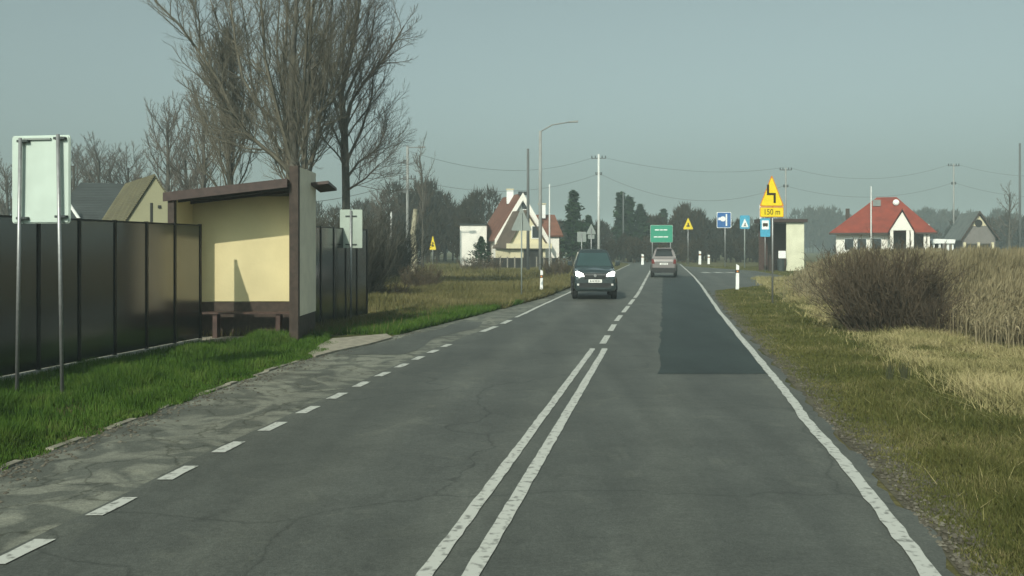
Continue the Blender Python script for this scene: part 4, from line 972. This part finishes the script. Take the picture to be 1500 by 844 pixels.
# grey house on the right
Y_ = 104.0; ox = GX(1433, Y_); o = thing('house', 'grey gabled house with a cream gable top at the far right', 'house', (ox, Y_, 0))
xx = lambda px: GX(px, Y_)-ox; zz = lambda py: GZ(py, Y_)
gable_block(o, xx(1410), xx(1458), 0, 8.5, zz(346), zz(346), (0, zz(311)), M_walld, M_grey_roof, .35, .14, skew=2.3, verge=M_brown)
p = MB(); p.prism([(xx(1421.5), zz(331)), (xx(1445), zz(331)), (0, zz(314))], -.04, -.002); p.build('gable_boarding', M_wallc, o)
MB().tube([(0, -.05, zz(327)), (0, -.12, zz(327))], .42, 14).build('round_window', M_openg, o)
for a, c_ in ((1415, 1431), (1434, 1450)): MB().span((xx(a), -.06, 0.3), (xx(c_), -.003, zz(357))).build('opening', M_openg, o)
for px in (1412, 1432.5, 1453): MB().span((xx(px)-.14, -.2, 0), (xx(px)+.14, -.065, zz(355))).build('column', M_wallc, o)
MB().span((xx(1389), 3, 0), (xx(1411), 8, zz(350))).build('side_wing', M_walld, o)
MB().span((xx(1388), 5.2, zz(352)), (xx(1392), 5.8, zz(327))).build('chimney', M_white, o)
# carport canopy
Y_ = 98; ox = GX(1384, Y_); o = thing('carport', 'carport with a bright white flat canopy between the two right houses', 'carport', (ox, Y_, 0)); xx = lambda px: GX(px, Y_)-ox; zz = lambda py: GZ(py, Y_)
MB().prism([(xx(1365), zz(357)), (xx(1399), zz(357)), (xx(1400), zz(351)), (xx(1372), zz(350)), (xx(1365), zz(353))], 0, 3).build('canopy', M_white, o, bevel=.04)
for px in (1369, 1378, 1390, 1397): MB().span((xx(px)-.1, .2, 0), (xx(px)+.1, .4, zz(357))).build('post', M_white, o)
MB().span((xx(1366), 2.7, 0), (xx(1398), 2.8, zz(357))).build('back_panel', M_openg, o)

# ------------------------------------------------------------------ cars
M_tyre = mat('tyre_rubber', (.015, .015, .015), .8); M_rim = mat('wheel_rim', (.35, .35, .35), .35, metal=.8)
M_cglass = mat('car_glass', (.035, .065, .066), .10, .1, 1, spec=1.0)  # lighter teal base colour paints the sky reflection into the glass
M_rglass = mat('tinted_glass', (.012, .016, .018), .3, .1, 1, spec=.4)
M_head = mat('headlight_on', (1, .98, .9), .3, 0, 1, emit=5.5); M_lamp_off = mat('lamp_lens', (.5, .5, .48), .15)
M_tail = mat('tail_light', (.14, .02, .02), .2); M_plate = mat('number_plate', (.75, .75, .72), .5); M_plastic = mat('black_plastic', (.018, .019, .02), .55)
def loft(b, stations):
    """stations: (y, halfwidth, zlow, ztop, crown)"""
    k0 = len(b.v); n = 14
    for y, hw, zl, zt_, cr in stations:
        half = [(0, zl), (hw*.86, zl), (hw*.97, zl+.10), (hw, zl+(zt_-zl)*.45), (hw*.985, zl+(zt_-zl)*.72), (hw*.93, zt_-.05), (hw*.78, zt_), (0, zt_+cr)]
        ring = half+[(-x, z) for x, z in half[-2:0:-1]]
        b.v += [(x, y, z) for x, z in ring]
    for i in range(len(stations)-1):
        for j in range(n): a = k0+i*n+j; c_ = k0+i*n+(j+1) % n; b.f.append((a, c_, c_+n, a+n))
    b.f.append(tuple(k0+j for j in range(n))); b.f.append(tuple(k0+(len(stations)-1)*n+j for j in range(n-1, -1, -1)))
def car(label, loc, rz, paint, hs=1.0, W=.875, lights_on=True):
    """front faces -Y in local space"""
    o = thing('parked_car' if False else 'car', label, 'car', loc, rz); o.scale = (1, 1, hs)
    b = MB(); loft(b, [(-2.22, W*.80, .40, .84, .0), (-2.16, W*.93, .32, 1.0, .02), (-2.02, W*.985, .30, 1.08, .03), (-1.6, W, .30, 1.14, .05), (-1.05, W, .30, 1.21, .04), (-.4, W, .30, 1.25, .0), (1.4, W, .30, 1.28, 0), (1.95, W*.98, .32, 1.26, 0), (2.12, W*.93, .38, 1.16, 0), (2.20, W*.84, .45, 1.0, 0)])
    # cabin
    k = len(b.v); wb, wt = W*.93, W*.70
    lo = [(-wb, -1.12), (wb, -1.12), (wb, 2.08), (-wb, 2.08)]; hi = [(-wt, -.22), (wt, -.22), (wt, 1.72), (-wt, 1.72)]; z0, z1 = 1.19, 1.75
    rows = [(lo, z0, 1), (hi, z1, 1), ([(x*.9, y*.9+.05) for x, y in hi], z1+.075, 1)]
    for pts_, z, _ in rows: b.v += [(x, y, z) for x, y in pts_]
    for i in range(2):
        for j in range(4): a = k+4*i+j; c_ = k+4*i+(j+1) % 4; b.f.append((a, c_, c_+4, a+4))
    b.f.append((k+8, k+9, k+10, k+11))
    b.build('body', paint, o, bevel=.02)
    def on(q, u0, u1, v0, v1, off=.008):
        q = [Vector(p) for p in q]; nrm = (q[1]-q[0]).cross(q[3]-q[0]).normalized()*off
        f = lambda u, v: q[0].lerp(q[1], u).lerp(q[3].lerp(q[2], u), v)+nrm
        return [f(u0, v0), f(u1, v0), f(u1, v1), f(u0, v1)]
    P = lambda L_, i, z: (L_[i][0], L_[i][1], z)
    front = [P(lo, 0, z0), P(lo, 1, z0), P(hi, 1, z1), P(hi, 0, z1)]
    right = [P(lo, 1, z0), P(lo, 2, z0), P(hi, 2, z1), P(hi, 1, z1)]
    rear = [P(lo, 2, z0), P(lo, 3, z0), P(hi, 3, z1), P(hi, 2, z1)]
    left = [P(lo, 3, z0), P(lo, 0, z0), P(hi, 0, z1), P(hi, 3, z1)]
    MB().slab(on(front, .05, .95, .08, .94), .005).build('windscreen', M_cglass, o)
    MB().slab(on(rear, .10, .90, .25, .92), .005).build('rear_window', M_rglass, o)
    for q in (right, left):
        rev = q is left
        for u0, u1 in ((.08, .40), (.43, .70), (.73, .90)):
            a, c_ = (1-u1, 1-u0) if rev else (u0, u1)
            MB().slab(on(q, a, c_, .12, .90), .005).build('side_window', M_cglass, o)
    for sx in (-1, 1):
        MB().tube([(sx*wt*.93, -.1, z1+.10), (sx*wt*.93, 1.5, z1+.10)], .022, 6).build('roof_rail', M_plastic, o)
        m_ = MB().prism([(sx*(W+.0), 1.22), (sx*(W+.20), 1.25), (sx*(W+.20), 1.42), (sx*(W+.04), 1.42)], -.80, -.66); m_.build('mirror', paint if lights_on else M_plastic, o, bevel=.02)
        for yy in (-1.38, 1.38):
            w_ = MB(); xs = sx*(W-.19); w_.tube([(xs, yy, .36), (xs+sx*.03, yy, .36), (xs+sx*.19, yy, .36), (xs+sx*.215, yy, .36)], [.33, .36, .36, .32], 22); wo = w_.build('wheel', M_tyre, o)
            MB().tube([(xs+sx*.216, yy, .36), (xs+sx*.224, yy, .36)], [.23, .21], 16).build('rim', M_rim, wo)
            MB().tube([(sx*(W+.008)*1, yy+.42*math.cos(a_), .36+.42*math.sin(a_)) for a_ in np.linspace(0, math.pi, 10)], .035, 5).build('wheel_arch', M_plastic, o)
        # head and tail lamps
        h_ = MB().prism([(sx*.42, .86), (sx*.74, .88), (sx*.765, 1.02), (sx*.70, 1.065), (sx*.47, .97)], -2.225, -2.05); h_.build('headlight', M_head if lights_on else M_lamp_off, o, bevel=.01)
        MB().prism([(sx*.50, .53), (sx*.70, .53), (sx*.70, .60), (sx*.50, .60)], -2.225, -2.1).build('fog_light', M_lamp_off, o)
        MB().prism([(sx*.60, .86), (sx*.80, .88), (sx*.80, 1.16), (sx*.66, 1.12)], 2.0, 2.215).build('tail_light', M_tail, o, bevel=.01)
        MB().box((sx*.62, 2.20, .52), (.2, .03, .05)).build('reflector', M_tail, o)
    # front
    g_ = MB().prism([(-.40, .78), (.40, .78), (.46, .98), (-.46, .98)], -2.232, -2.1); go = g_.build('grille', M_plastic, o)
    for i in range(3): MB().span((-.42, -2.24, .82+i*.05), (.42, -2.233, .835+i*.05)).build('grille_bar', M_clamp if i != 2 else M_steel, go)
    MB().tube([(0, -2.242, .90), (0, -2.252, .90)], .055, 14).build('badge', M_rim, go)
    MB().span((-.62, -2.228, .46), (.62, -2.1, .62)).build('lower_intake', M_plastic, o)
    pl_ = MB().span((-.26, -2.262, .64), (.26, -2.234, .755)).build('front_plate', M_plate, o)
    c_ = MB()
    for i in range(7): c_.span((-.20+i*.06, -2.266, .667), (-.165+i*.06, -2.2625, .727))
    c_.build('plate_characters', M_clamp, pl_)
    # rear
    MB().span((-.78, 2.05, .30), (.78, 2.235, .62)).build('rear_bumper', M_plastic, o, bevel=.02)
    MB().span((-.58, 2.18, .975), (.58, 2.216, 1.02)).build('trim_bar', M_steel, o)
    pl_ = MB().span((-.27, 2.19, .80), (.27, 2.222, .915)).build('rear_plate', M_plate, o)
    c_ = MB()
    for i in range(7): c_.span((-.20+i*.06, 2.2225, .827), (-.165+i*.06, 2.226, .887))
    c_.build('plate_characters', M_clamp, pl_)
    MB().box((0, 1.82, 1.845), (1.0, .22, .04)).build('spoiler', paint, o, bevel=.01)
    # seats and wheel inside are hidden by dark glass
    return o
M_darkpaint = mat('dark_teal_paint', (.022, .034, .036), .25, .1, 1, spec=.6, coat=1.0); M_silver = mat('silver_mauve_paint', (.19, .172, .168), .35, .05, 1, metal=.35, coat=.6)
M_darkcar = mat('black_paint', (.015, .017, .02), .25, .1, 1, coat=1.0)
HD = math.atan(.17)
car('dark teal sport utility car driving towards us with both headlights on', (GX(870, 35.2)+.16, 35.2+2.2, 0), -HD*.3, M_darkpaint, 1.05, .85)
car('silver mauve car driving away in the right lane', (GX(972.5, 61)+.37, 61+2.2, 0), -HD+math.pi, M_silver, 1.07, .86, False)
car('distant dark car parked left of the pale trunk', (GX(583, 88), 88, 0), math.radians(70), M_darkcar, 1.0, .86, False)

# ------------------------------------------------------------------ haze
M_haze = bpy.data.materials.new('haze'); M_haze.use_nodes = True
hn = M_haze.node_tree.nodes; hn.remove(hn['Principled BSDF']); pvn = hn.new('ShaderNodeVolumePrincipled')
pvn.inputs['Color'].default_value = (.78, .95, .96, 1); pvn.inputs['Density'].default_value = HAZE_DENSITY; pvn.inputs['Anisotropy'].default_value = .0
M_haze.node_tree.links.new(pvn.outputs[0], hn['Material Output'].inputs['Volume'])
hz = MB().span((-720, -60, -2), (920, 1520, 32)).build('haze', M_haze); hz['kind'] = 'stuff'; hz['label'] = 'thin pale grey haze over the whole place'; hz['category'] = 'haze'
